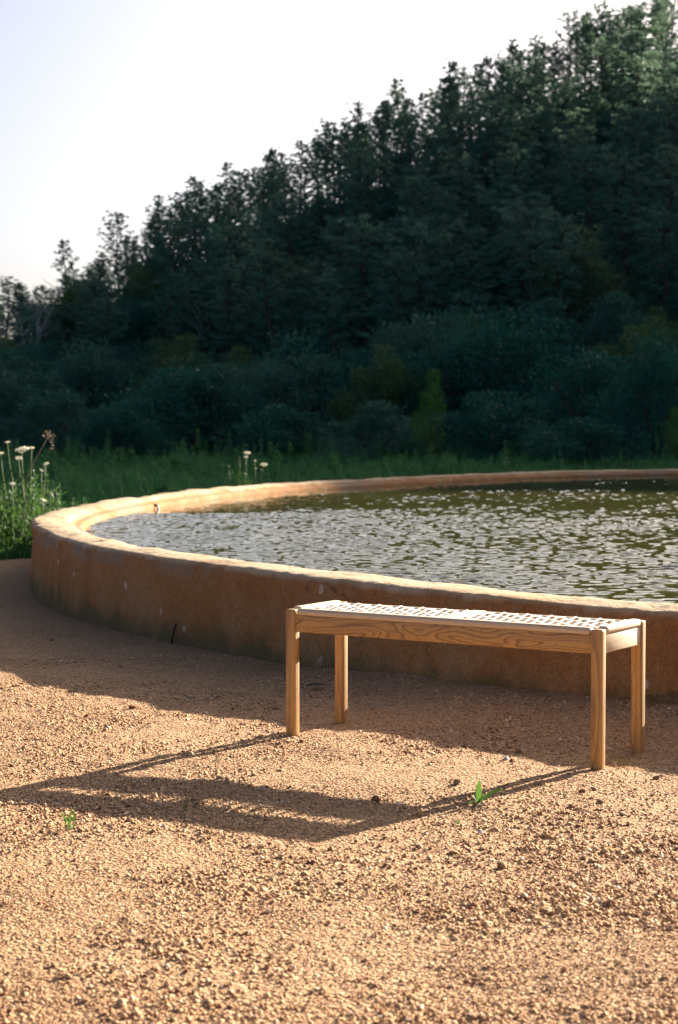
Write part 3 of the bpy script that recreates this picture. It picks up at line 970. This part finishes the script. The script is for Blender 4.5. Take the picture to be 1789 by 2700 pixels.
# ---------------------------------------------------------------- white umbel flowers
def umbel_head(radius, rng, dome=0.30, tilt=(0, 0)):
    mb = MB()
    n = 60
    rr = radius * np.sqrt(rng.uniform(0.0, 1, n)); an = rng.uniform(0, 2 * PI, n)
    C = np.stack([rr * np.cos(an), rr * np.sin(an), dome * radius * (1 - (rr / radius) ** 2) + rng.normal(0, radius * 0.04, n)], 1)
    k = 7
    CC = np.repeat(C, k, 0) + rng.normal(0, radius * 0.075, (n * k, 3)) * np.array([1, 1, 0.5])
    V, Q = leaves(CC, radius * 0.16, radius * 0.13, rng, up=0.2)
    mb.add(V, Q, tint=np.repeat(rng.uniform(0.2, 1, len(V) // 4), 4))
    for a in range(14):
        an = 2 * PI * a / 14 + rng.uniform(-.1, .1); q_ = radius * rng.uniform(0.5, 0.95)
        mb.tube([(0, 0, -radius * 0.55), (math.cos(an) * q_ * 0.6, math.sin(an) * q_ * 0.6, -radius * 0.18), (math.cos(an) * q_, math.sin(an) * q_, dome * radius * 0.3)], 0.0016, 3, tint=0.0)
    me = mb.mesh('flower_head', M['umbel'])
    return me


def umbel_plant(base, heads, label, rng, group, leafy=10):
    """heads: list of (point, radius, tilt)"""
    base = Vector(base)
    root = tag(empty('umbel_plant', base), label, 'wildflower', group)
    for (p, rad, tx, ty) in heads:
        q = Vector(p) - base
        q.z -= 0
        mid = q * 0.5 + Vector((rng.normal(0, 0.03), rng.normal(0, 0.02), 0.04))
        mb = MB(); mb.tube([(0, 0, 0), tuple(mid * 0.55), tuple(mid), tuple(q * 0.8 + mid * 0.1), (q.x, q.y, q.z - rad * 0.5)], [0.006, 0.005, 0.0045, 0.004, 0.003], 5, tint=0.6)
        obj('stem', mb.mesh('stem', M['stem'], True), root)
        obj('flower_head', umbel_head(rad, rng), root, q, (tx, ty, rng.uniform(0, 6)))
    mb = MB()
    top = max((Vector(h[0]) - base).z for h in heads)
    for a in range(leafy):
        hz = rng.uniform(0.05, 0.75) * top
        an = rng.uniform(0, 2 * PI)
        c = np.array((math.cos(an) * 0.06, math.sin(an) * 0.05, hz))
        C = c + rng.normal(0, 1, (16, 3)) * np.array((0.05, 0.05, 0.035))
        V, Q = leaves(C, 0.055, 0.014, rng, up=0.3); mb.add(V, Q, tint=np.repeat(rng.uniform(0.2, 1, 16), 4))
    obj('foliage', mb.mesh('foliage', M['weed']), root)
    return root


ru = np.random.default_rng(31)
gl = 'white umbel flowers in the verge'
def up_left(items, Y, bx, label, leafy=10):
    hs = [(unproject_y(px, py, Y + ru.uniform(-0.1, 0.1)), rpx / F * Y, tx, ty) for (px, py, rpx, tx, ty) in items]
    x = (bx - 894.5) / F * Y
    umbel_plant((x, Y, float(land_z(np.array(x), np.array(Y)))), hs, label, ru, gl, leafy)
up_left([(58, 1186, 19, 0.15, 0.22), (50, 1208, 9, 0.5, 0.1)], 16.3, 62, 'tallest wildflower in the verge with the largest white umbel')
up_left([(20, 1166, 7, 0.1, 0.1)], 16.6, 40, 'wildflower with the topmost small flat white umbel, near the picture edge', 6)
up_left([(3, 1195, 8, 0.2, -0.1)], 16.2, 14, 'wildflower cut by the picture edge with a round white umbel', 6)
up_left([(84, 1181, 8, 0.05, 0.1)], 16.8, 72, 'wildflower with a thin yellowish umbel seen edge on behind the largest one', 6)
up_left([(122, 1223, 8, 0.2, 0.4), (110, 1240, 6, 0.4, 0.5)], 16.5, 105, 'wildflower with two tilted umbels nearest the pool rim', 6)
up_left([(33, 1276, 8, 0.35, 0.1)], 16.0, 40, 'wildflower with one low white umbel among the tall weeds', 8)
up_left([(115, 1319, 9, 0.45, 0.1)], 15.95, 118, 'low white umbel just beside the curved end of the rim', 6)
gl = 'white umbel flowers beyond the far rim'
up_left([(652, 1195, 10, 0.15, 0.2), (649, 1205, 6, 0.1, 0.2), (647, 1249, 4, 0.3, 0)], 21.9, 643, 'wildflower with the tallest white umbel beyond the far rim of the pool', 14)
up_left([(696, 1225, 10, 0.2, 0.2), (690, 1238, 3, 0.2, 0)], 22.0, 668, 'wildflower with a big round umbel leaning outward beyond the far rim', 8)
up_left([(673, 1215, 4, 0.1, 0), (675, 1235, 4, 0.1, 0)], 22.1, 666, 'wildflower with two small buds between the big umbels beyond the rim', 8)
up_left([(605, 1229, 4, 0.1, 0.1)], 21.6, 605, 'short wildflower with one small bud standing apart beyond the far rim', 6)
up_left([(632, 1205, 2.5, 0, 0)], 21.8, 636, 'thin dark stalk with a tiny bud beyond the far rim', 4)

# dry seedhead stalk
Y = 16.4
a0 = unproject_y(70, 1262, Y); a1 = unproject_y(100, 1200, Y); a2 = unproject_y(128, 1150, Y); a3 = unproject_y(138, 1160, Y)
bs = Vector((a0.x - 0.08, Y, float(land_z(np.array(a0.x), np.array(Y)))))
root = tag(empty('dry_seed_stalk', bs), 'dry leaning stalk with drooping dark seedheads above the white umbels', 'dry weed')
mb = MB(); mb.tube([(0, 0, 0), tuple(a0 - bs), tuple(a1 - bs), tuple(a2 - bs)], [0.006, 0.005, 0.004, 0.003], 5); obj('stem', mb.mesh('stem', M['dryhead'], True), root)
for (px, py, sp, n_) in ((128, 1143, 5, 26), (136, 1158, 5, 20), (139, 1182, 3, 16), (120, 1146, 4, 16)):
    c = unproject_y(px, py, Y) - bs; s_ = sp / F * Y
    mb = MB(); V, Q = leaves(np.array(c) + ru.normal(0, 1, (n_, 3)) * s_, 0.026, 0.010, ru); mb.add(V, Q, tint=0.5)
    mb.tube([tuple(a2 - bs), tuple(c)], 0.0022, 3)
    obj('seedhead', mb.mesh('seedhead', M['dryhead']), root)


# ---------------------------------------------------------------- trees: prototypes
def pine_proto(seed, slim=1.0, bare=0.30, density=1.0):
    """unit pine 7 m tall: returns (trunk mesh, crown mesh)"""
    rng = np.random.default_rng(seed)
    H = 7.0
    lean = rng.normal(0, 0.18, 2)
    def axis(t): return np.array([lean[0] * t + 0.16 * math.sin(t * 4 + seed), lean[1] * t + 0.12 * math.sin(t * 5 + 2 * seed), H * t])
    tm, cm = MB(), MB()
    tm.tube([axis(t) - (np.array((0, 0, 0.5)) if t == 0 else 0) for t in np.linspace(0, 1, 9)], list(np.linspace(0.12, 0.015, 9)), 7)
    nb = int(46 * density)
    for i_ in range(nb):
        t = bare + (0.98 - bare) * (i_ + rng.uniform(0, 1)) / nb
        p = axis(t)
        prof_ = (0.35 + 0.65 * math.sin(PI * min(1, (1 - t) / (1 - bare) * 0.75 + 0.06))) * (1.25 * slim)
        ln_ = prof_ * rng.uniform(0.45, 1.2)
        an = i_ * 2.4 + rng.uniform(-0.5, 0.5)
        up = rng.uniform(0.1, 0.6) + 0.5 * t
        d = np.array((math.cos(an), math.sin(an), up)); d /= np.linalg.norm(d)
        e = p + d * ln_ + np.array((0, 0, 0.10 * ln_))
        if i_ % 2 == 0: tm.tube([p, p + d * ln_ * 0.5, e], [0.03, 0.02, 0.008], 4)
        k = max(2, int(round(4 * ln_ / slim)))
        for j in range(k):
            s = 0.35 + 0.65 * (j + rng.uniform(0, 1)) / k
            c = p + (e - p) * s + rng.normal(0, 0.10, 3)
            rad = rng.uniform(0.14, 0.28)
            n_ = int(rng.uniform(18, 30))
            off = rng.normal(0, 1, (n_, 3)); off /= np.linalg.norm(off, axis=1, keepdims=True)
            off[:, 2] = np.abs(off[:, 2]) * 0.9 - 0.15
            C = c + off * rad * rng.uniform(0.3, 1.0, (n_, 1))
            V, Q = leaves(C, rng.uniform(0.12, 0.21, n_), rng.uniform(0.045, 0.075, n_), rng, D=off + rng.normal(0, 0.5, (n_, 3)) + np.array((0, 0, 0.5)))
            cm.add(V, Q, tint=np.clip(rng.uniform(0.1, 0.9) + rng.normal(0, 0.12), 0, 1))
    for j in range(3):                                   # leader tuft
        C = axis(1.0) + rng.normal(0, 1, (22, 3)) * np.array((0.07, 0.07, 0.16)) + np.array((0, 0, 0.05 - 0.12 * j))
        V, Q = leaves(C, 0.2, 0.05, rng, up=2.0); cm.add(V, Q, tint=rng.uniform(0.3, 0.9))
    return tm.mesh('trunk', M['bark'], True), cm.mesh('crown', M['pine'])


def bush_proto(seed, mat, nlobe=34, nleaf=12500, leaf=0.11, flat=0.75, bark='bark'):
    """unit bush: crown about 2 m in radius, stands on the origin"""
    rng = np.random.default_rng(seed)
    tm, cm = MB(), MB()
    for a in range(5):
        an = 2 * PI * a / 5 + rng.uniform(-.4, .4)
        tm.tube([(0, 0, -0.4), (math.cos(an) * 0.35, math.sin(an) * 0.35, 0.8), (math.cos(an) * 0.9, math.sin(an) * 0.9, 1.9 * flat + rng.uniform(0, .4))], [0.10, 0.07, 0.02], 5)
    lob = []
    for a in range(nlobe):
        an = rng.uniform(0, 2 * PI); q = 1.75 * math.sqrt(rng.uniform(0, 1)); h = rng.uniform(0.12, 1.0) * (1 + 0.22 * math.sin(2 * an + seed))
        q *= math.sqrt(max(0.08, 1 - max(0, h - 0.25) ** 2 / 0.62))
        lob.append((math.cos(an) * q, math.sin(an) * q, 2.7 * flat * h, rng.uniform(0.28, 0.80), rng.uniform(0.0, 1.0)))
    per = nleaf // nlobe
    for (x, y, z, rad, tn) in lob:
        off = rng.normal(0, 1, (per, 3)); off /= np.linalg.norm(off, axis=1, keepdims=True)
        sh = rng.uniform(0.45, 1.0, (per, 1)) ** 0.5
        bumpy = 1 + 0.28 * np.sin(off[:, :1] * 7 + x * 9) * np.sin(off[:, 1:2] * 6 + y * 7) + 0.2 * np.sin(off[:, 2:3] * 9 + z)
        C = np.array((x, y, z)) + off * rad * sh * bumpy * np.array((1, 1, 0.85))
        V, Q = leaves(C, leaf * rng.uniform(0.6, 1.3, per), leaf * 0.42 * rng.uniform(0.7, 1.2, per), rng, D=off * 0.8 + rng.normal(0, 0.7, (per, 3)) + np.array((0, 0, 0.35)))
        cm.add(V, Q, tint=np.repeat(np.clip(0.25 + 0.4 * tn + rng.normal(0, 0.15, per), 0, 1), 4))
    return tm.mesh('trunk', M[bark], True), cm.mesh('crown', mat)


PINES = [pine_proto(s, sl, ba, de) for s, sl, ba, de in ((1, 1.05, 0.18, 1.25), (2, 1.3, 0.25, 1.25), (3, 0.95, 0.15, 1.15), (5, 1.15, 0.40, 1.0), (6, 1.5, 0.22, 1.35), (7, 0.95, 0.48, 0.85))]

SLOPE = [pine_proto(s, sl, ba, de) for s, sl, ba, de in ((11, 1.5, 0.06, 1.35), (12, 1.8, 0.10, 1.5), (13, 1.3, 0.05, 1.3), (14, 1.65, 0.14, 1.4))]


def tree(name, proto, loc, scale, rz, label, cat, group):
    root = tag(empty(name, loc, rz, scale), label, cat, group)
    obj('trunk', proto[0], root); obj('crown', proto[1], root)
    return root


SKY_PX = np.array([(-250, 770), (0, 745), (70, 752), (130, 745), (160, 720), (230, 705), (300, 640), (360, 600), (420, 560), (490, 500), (560, 480), (620, 450), (720, 405), (850, 340),
                   (950, 290), (1080, 230), (1190, 180), (1330, 135), (1480, 80), (1560, 40), (1640, 10), (1789, -30), (2100, -90)], float)
def skyline(px): return np.interp(px, SKY_PX[:, 0], SKY_PX[:, 1])


def to_px(x, y): return 894.5 + F * x / y
def top_z(px, py, y): return unproject_y(px, py, y).z


rt = np.random.default_rng(77)
placed = []
def free(x, y, dmin):
    for (a, b) in placed:
        if (a - x) ** 2 + (b - y) ** 2 < dmin * dmin: return False
    return True


# pines one can single out on the skyline: (pixel x, pixel y of the top, offset along the crest, slimness, label)
named = [(186, 638, 0, 2, 'lone slender pine standing clear of the low end of the ridge'),
         (22, 735, 2, 1, 'dark rounded pine at the lowest end of the ridge by the picture edge'),
         (60, 748, 1, 0, 'second pine from the picture edge at the low end of the ridge'),
         (322, 572, 0, 4, 'broad pine standing out as a clump low on the ridge, after the lone slender pine'),
         (422, 524, 0, 1, 'tall tapering pine just uphill of the broad clump low on the ridge'),
         (520, 470, 1, 0, 'pine with an open ragged top where the ridge begins to climb'),
         (612, 434, 0, 2, 'narrow pointed pine rising above its neighbours below mid ridge'),
         (725, 392, 1, 0, 'bushy pine on the ridge between the narrow pointed one and the mid ridge pair'),
         (858, 328, 0, 3, 'lower of the mid ridge pair of dark pines'),
         (945, 276, 0, 1, 'upper of the mid ridge pair of dark pines'),
         (1060, 215, 1, 2, 'pale sunlit pine with a thin pointed top on the upper ridge'),
         (1185, 165, 0, 0, 'pine at the foot of the dense row on the upper ridge'),
         (1240, 170, 1, 2, 'sunlit pale pine within the dense row on the upper ridge'),
         (1345, 112, 0, 1, 'pale pointed pine in the dense row on the upper ridge'),
         (1400, 105, 2, 4, 'pine with a feathery top near the top end of the dense row'),
         (1490, 40, 0, 4, 'large dark pine rising as a step on the upper ridge'),
         (1535, 32, 0, 0, 'dark pine touching the large stepped one on the upper ridge'),
         (1585, 2, 1, 1, 'tallest pine of the upper ridge with a spire like top'),
         (1640, 25, 1, 4, 'sun gilded pine just past the tallest spire on the upper ridge'),
         (1720, -30, 0, 3, 'high pine with bare trunks and sky behind it at the top corner'),
         (1765, -45, 1, 5, 'bare stemmed pine nearest the top corner of the picture')]
def crest_at(px, off):
    """where the view line at that pixel column meets the crest line y = CREST + x + off"""
    a = (px - 894.5) / F
    y = (CREST + off) / (1 - CRX * a)
    return a * y, y
for (px, py, off, kd, lb) in named:
    x, y = crest_at(px, off)
    z = float(land_z(np.array(x), np.array(y)))
    h = max(2.6, top_z(px, py, y) - z)
    s = h / 7.1
    wd_ = min(1.0, max(0.62, s * 0.95))
    tree('pine_tree', PINES[kd], (x, y, z), (wd_, wd_, s), rt.uniform(0, 6.3), lb, 'pine', 'pines along the ridge skyline')
    placed.append((x, y))

# the rest of the skyline row
cnt = 0
for t_ in range(1500):
    if cnt >= 100: break
    px = rt.uniform(-200, 1990); off = rt.uniform(-5, 7)
    x, y = crest_at(px, off)
    if not free(x, y, 1.3): continue
    z = float(land_z(np.array(x), np.array(y)))
    top = top_z(px, skyline(px) + rt.uniform(0, 45), y)
    h = top - z
    if h < 1.8: continue
    h = min(h, 7.6); s = h / 7.1
    wd_ = min(0.9, max(0.50, s * 0.95))
    tree('pine_tree', PINES[int(rt.integers(0, 6))], (x, y, z), (wd_, wd_, s), rt.uniform(0, 6.3),
         'backlit pine in the uneven skyline row, %s' % ('at the low end of the ridge' if px < 430 else 'where the ridge starts to climb' if px < 800 else 'on the middle ridge' if px < 1150 else 'on the upper ridge' if px < 1500 else 'at the top end of the ridge'), 'pine', 'backlit pines filling the ridge skyline row')
    placed.append((x, y)); cnt += 1

# pines down the shaded slope
cnt = 0
for t_ in range(6000):
    if cnt >= 175: break
    px = rt.uniform(-180, 1960)
    a = (px - 894.5) / F
    y = rt.uniform(60, 125); x = a * y
    s_line = y - CRX * x - CREST
    if s_line > -5: continue
    z = float(land_z(np.array(x), np.array(y)))
    if z < 2.2 or not free(x, y, 2.1): continue
    hmax = top_z(px, skyline(px) + 70, y) - z
    h = min(rt.uniform(3.0, 5.6), hmax)
    if h < 2: continue
    s = h / 7.1
    wd_ = max(s * 1.3, 0.75)
    tree('pine_tree', SLOPE[int(rt.integers(0, 4))], (x, y, z), (wd_, wd_, s), rt.uniform(0, 6.3),
         'dark pine %s the shaded hillside %s' % (('high on', 'halfway up', 'low on')[0 if z > 14 else 1 if z > 7 else 2], 'below the low end of the ridge' if px < 560 else 'below the middle of the ridge' if px < 1150 else 'below the high end of the ridge'),
         'pine', 'shaded pines on the hillside')
    placed.append((x, y)); cnt += 1

# ---------------------------------------------------------------- bushes and small trees on and below the slope
BUSH = {'grey': [bush_proto(s, M['bush_grey']) for s in (41, 42, 43)],
        'dark': [bush_proto(s, M['bush_dark']) for s in (44, 45, 46)],
        'fresh': [bush_proto(47, M['bush_fresh'], 20, 5000, 0.13, 1.1)],
        'olive': [bush_proto(48, M['bush_olive'])],
        'pale': [bush_proto(49, M['bush_pale'], 26, 9000, 0.16, 0.95)]}


def bush(px, top_py, width_px, Y, kind, label, variant=0, group=None, name='bush', cat='bush', base_lift=0.0):
    x = (px - 894.5) / F * Y
    z = float(land_z(np.array(x), np.array(Y))) + base_lift
    h = top_z(px, top_py, Y) - z
    w = width_px / F * Y
    pr = BUSH[kind]
    zmax = 3.1 if kind not in ('fresh',) else 4.0
    if kind == 'pale': zmax = 3.6
    placed.append((x, Y))
    return tree(name, pr[variant % len(pr)], (x, Y, z), (w / 3.7, w / 3.7, h / zmax), rt.uniform(0, 6.3), label, cat, group)


gf = 'bushes along the foot of the hill'
# photo pixels: centre x, top y, width, distance
bush(480, 895, 470, 53, 'dark', 'wide dark bush at the hill foot behind the grass, below the low ridge', 0, gf)
bush(330, 1000, 300, 50, 'dark', 'low dark bush in front of the wide dark one at the meadow edge', 1, gf)
bush(600, 925, 300, 54, 'grey', 'grey green bush between the two widest dark bushes at the hill foot', 0, gf)
bush(800, 850, 380, 55, 'grey', 'large rounded grey green bush at the middle of the hill foot', 1, gf)
bush(740, 1010, 330, 49, 'dark', 'low dark bush under the large rounded grey green one', 2, gf)
bush(985, 872, 250, 52, 'olive', 'olive green bush beside the bright young tree', 0, gf)
bush(1120, 765, 400, 56, 'grey', 'tall blue grey bush, the highest of the grey ones', 2, gf)
bush(1000, 1030, 330, 46, 'grey', 'low grey bush in front of the olive green one', 0, gf)
bush(1345, 720, 430, 52, 'dark', 'huge dark bush mass below the pale topped tree', 1, gf)
bush(1300, 960, 400, 45, 'dark', 'low dark bush right of the bright young tree', 2, gf)
bush(1560, 850, 420, 48, 'dark', 'deep black green bush at the darkest part of the hill foot', 0, gf)
bush(1740, 800, 330, 44, 'dark', 'dark bush cut by the picture edge at the hill foot', 1, gf)
bush(1540, 1050, 380, 42, 'dark', 'low dark bush behind the far rim in deepest shade', 2, gf)
bush(150, 960, 260, 56, 'grey', 'thin blue grey thicket beneath the bleached dead tree', 1, gf)
bush(30, 930, 240, 60, 'grey', 'blue grey thicket at the picture edge behind the dead tree', 2, gf)
bush(200, 900, 260, 66, 'dark', 'dark bush rising behind the blue grey thicket', 0, gf)
bush(1140, 960, 110, 43, 'fresh', 'slender bright green young tree at the meadow edge', 0, None, 'young_tree', 'tree')
bush(1530, 578, 260, 62, 'pale', 'pale leafed tree with a lit crown above the dark bushes', 0, None, 'leafy_tree', 'tree')
bush(1335, 572, 200, 72, 'grey', 'round headed grey green tree standing next to the pale leafed tree', 0, None, 'leafy_tree', 'tree')
bush(1775, 1065, 70, 41, 'fresh', 'small bright green sapling at the picture edge', 0, None, 'young_tree', 'tree')
# sunlit pine crowns sticking out at the upper right
for (px, py, Y, kd, lb) in ((1745, 185, 96, 4, 'gilded bushy pine catching sun below the top corner'), (1690, 235, 98, 1, 'smaller gilded pine just downhill of the bushy one'), (1655, 290, 99, 0, 'lowest sun tipped pine of the gilded trio')):
    x = (px - 894.5) / F * Y; z = float(land_z(np.array(x), np.array(Y)))
    s = (top_z(px, py, Y) - z) / 7.1
    tree('pine_tree', PINES[kd], (x, Y, z), (min(s, 1.5), min(s, 1.5), s), rt.uniform(0, 6), lb, 'pine', 'gilded pines')

# understorey shrubs filling the slope
cnt = 0
for t_ in range(3000):
    if cnt >= 110: break
    px = rt.uniform(-150, 1940); a = (px - 894.5) / F
    y = rt.uniform(52, 105); x = a * y
    z = float(land_z(np.array(x), np.array(y)))
    if z < 0.5 or y - CRX * x - CREST > -4 or not free(x, y, 1.7): continue
    kd = rt.choice(['dark', 'dark', 'grey', 'olive'])
    s = rt.uniform(0.6, 1.15)
    placed.append((x, y))
    tree('shrub', BUSH[kd][int(rt.integers(0, len(BUSH[kd])))], (x, y, z), (s, s, s * rt.uniform(0.9, 1.25)), rt.uniform(0, 6.3),
         'shaded %s shrub growing under the pines, %s' % ({'dark': 'dark green', 'grey': 'grey green', 'olive': 'olive green'}[str(kd)], 'below the low end of the ridge' if px < 560 else 'below the middle of the ridge' if px < 1150 else 'below the high end of the ridge'), 'shrub', 'understorey shrubs on the hillside')
    cnt += 1

# undergrowth leaf litter and ground plants over the slope
n = 60000
Y = rt.uniform(48, 128, n); X = rt.uniform(-0.24, 0.24, n) * Y
ok = (land_z(X, Y) > 0.4) & (Y - CRX * X - CREST < 6)
X, Y = X[ok], Y[ok]
hh = rt.uniform(0, 1, len(X)) ** 2 * (1.1 + 0.9 * fbm(X / 4, Y / 4, 88, 3))
V, Q = leaves(np.stack([X, Y, land_z(X, Y) + hh], 1), 0.28, 0.12, rt, up=0.4)
tag(obj('undergrowth', mesh_np('undergrowth', V, Q, M['bush_dark'], False, np.repeat(rt.uniform(0, 1, len(X)), 4))),
    'tangled dark undergrowth covering the hillside between the trees', 'undergrowth', kind='stuff')


# ---------------------------------------------------------------- dead trees
def dead_tree(points, Y, r0, label, seed, twigs=26):
    """points: photo pixel polylines of trunk and limbs"""
    rng = np.random.default_rng(seed)
    for Y in np.arange(42, 140, 0.5):               # where the view line meets the slope
        base = unproject_y(points[0][0][0], points[0][0][1], float(Y))
        if base.z < float(land_z(np.array(base.x), np.array(Y))) + 1.2: break
    Y = float(Y)
    r0 = r0 * Y / 54
    g = float(land_z(np.array(base.x), np.array(Y)))
    root = tag(empty('dead_tree', (base.x, Y, g)), label, 'dead tree')
    o_ = Vector((base.x, Y, g))
    for i_, pl in enumerate(points):
        W = [unproject_y(px, py, Y + 0.5 * i_ * rng.uniform(-1, 1)) - o_ for (px, py) in pl]
        if i_ == 0: W.insert(0, Vector((0.0, 0, -0.3)))
        else: W[0] = unproject_y(pl[0][0], pl[0][1], Y) - o_
        rr = r0 if i_ == 0 else r0 * 0.6
        mb = MB(); mb.tube([tuple(w) for w in W], list(np.linspace(rr, rr * 0.25, len(W))), 7)
        obj('trunk' if i_ == 0 else 'limb', mb.mesh('limb', M['deadwood'], True), root)
    mb = MB()
    for a in range(twigs):
        pl = points[int(rng.integers(0, len(points)))]
        k = int(rng.integers(max(0, len(pl) // 2 - 1), len(pl)))
        p = unproject_y(*pl[k], Y) - o_
        an = rng.uniform(-1.1, 1.1); l_ = rng.uniform(0.4, 1.3)
        e = p + Vector((math.sin(an) * l_, rng.normal(0, 0.3), math.cos(an) * l_))
        mb.tube([tuple(p), tuple((p + e) / 2 + Vector((rng.normal(0, .08), 0, 0))), tuple(e)], [0.022, 0.014, 0.006], 4)
    obj('twigs', mb.mesh('twigs', M['deadwood'], True), root)


dead_tree([[(88, 1000), (86, 955), (100, 895), (108, 870), (130, 830), (150, 790), (165, 770)], [(85, 960), (70, 925), (60, 885), (56, 850)], [(102, 890), (100, 850), (112, 815)], [(108, 872), (88, 845), (92, 820)]],
          54, 0.045, 'bleached bare dead tree with forked trunk near the picture edge', 3, 34)
dead_tree([[(15, 1010), (12, 960), (8, 915), (2, 870)], [(12, 960), (28, 925)]], 57, 0.025, 'thin bleached dead stem at the picture edge beside the forked dead tree', 4, 14)
dead_tree([[(510, 905), (530, 885), (556, 860)], [(532, 884), (536, 868)]], 60, 0.05, 'short pale broken dead trunk leaning above the wide dark bush', 5, 6)
dead_tree([[(278, 830), (270, 815), (264, 805)]], 70, 0.05, 'tiny pale snag among the pines below the low ridge', 6, 2)
dead_tree([[(1740, 660), (1742, 630), (1730, 600)], [(1742, 630), (1722, 640)], [(1742, 625), (1752, 605)]], 66, 0.04, 'pale forked dead branch in the dark wood near the picture edge', 7, 8)
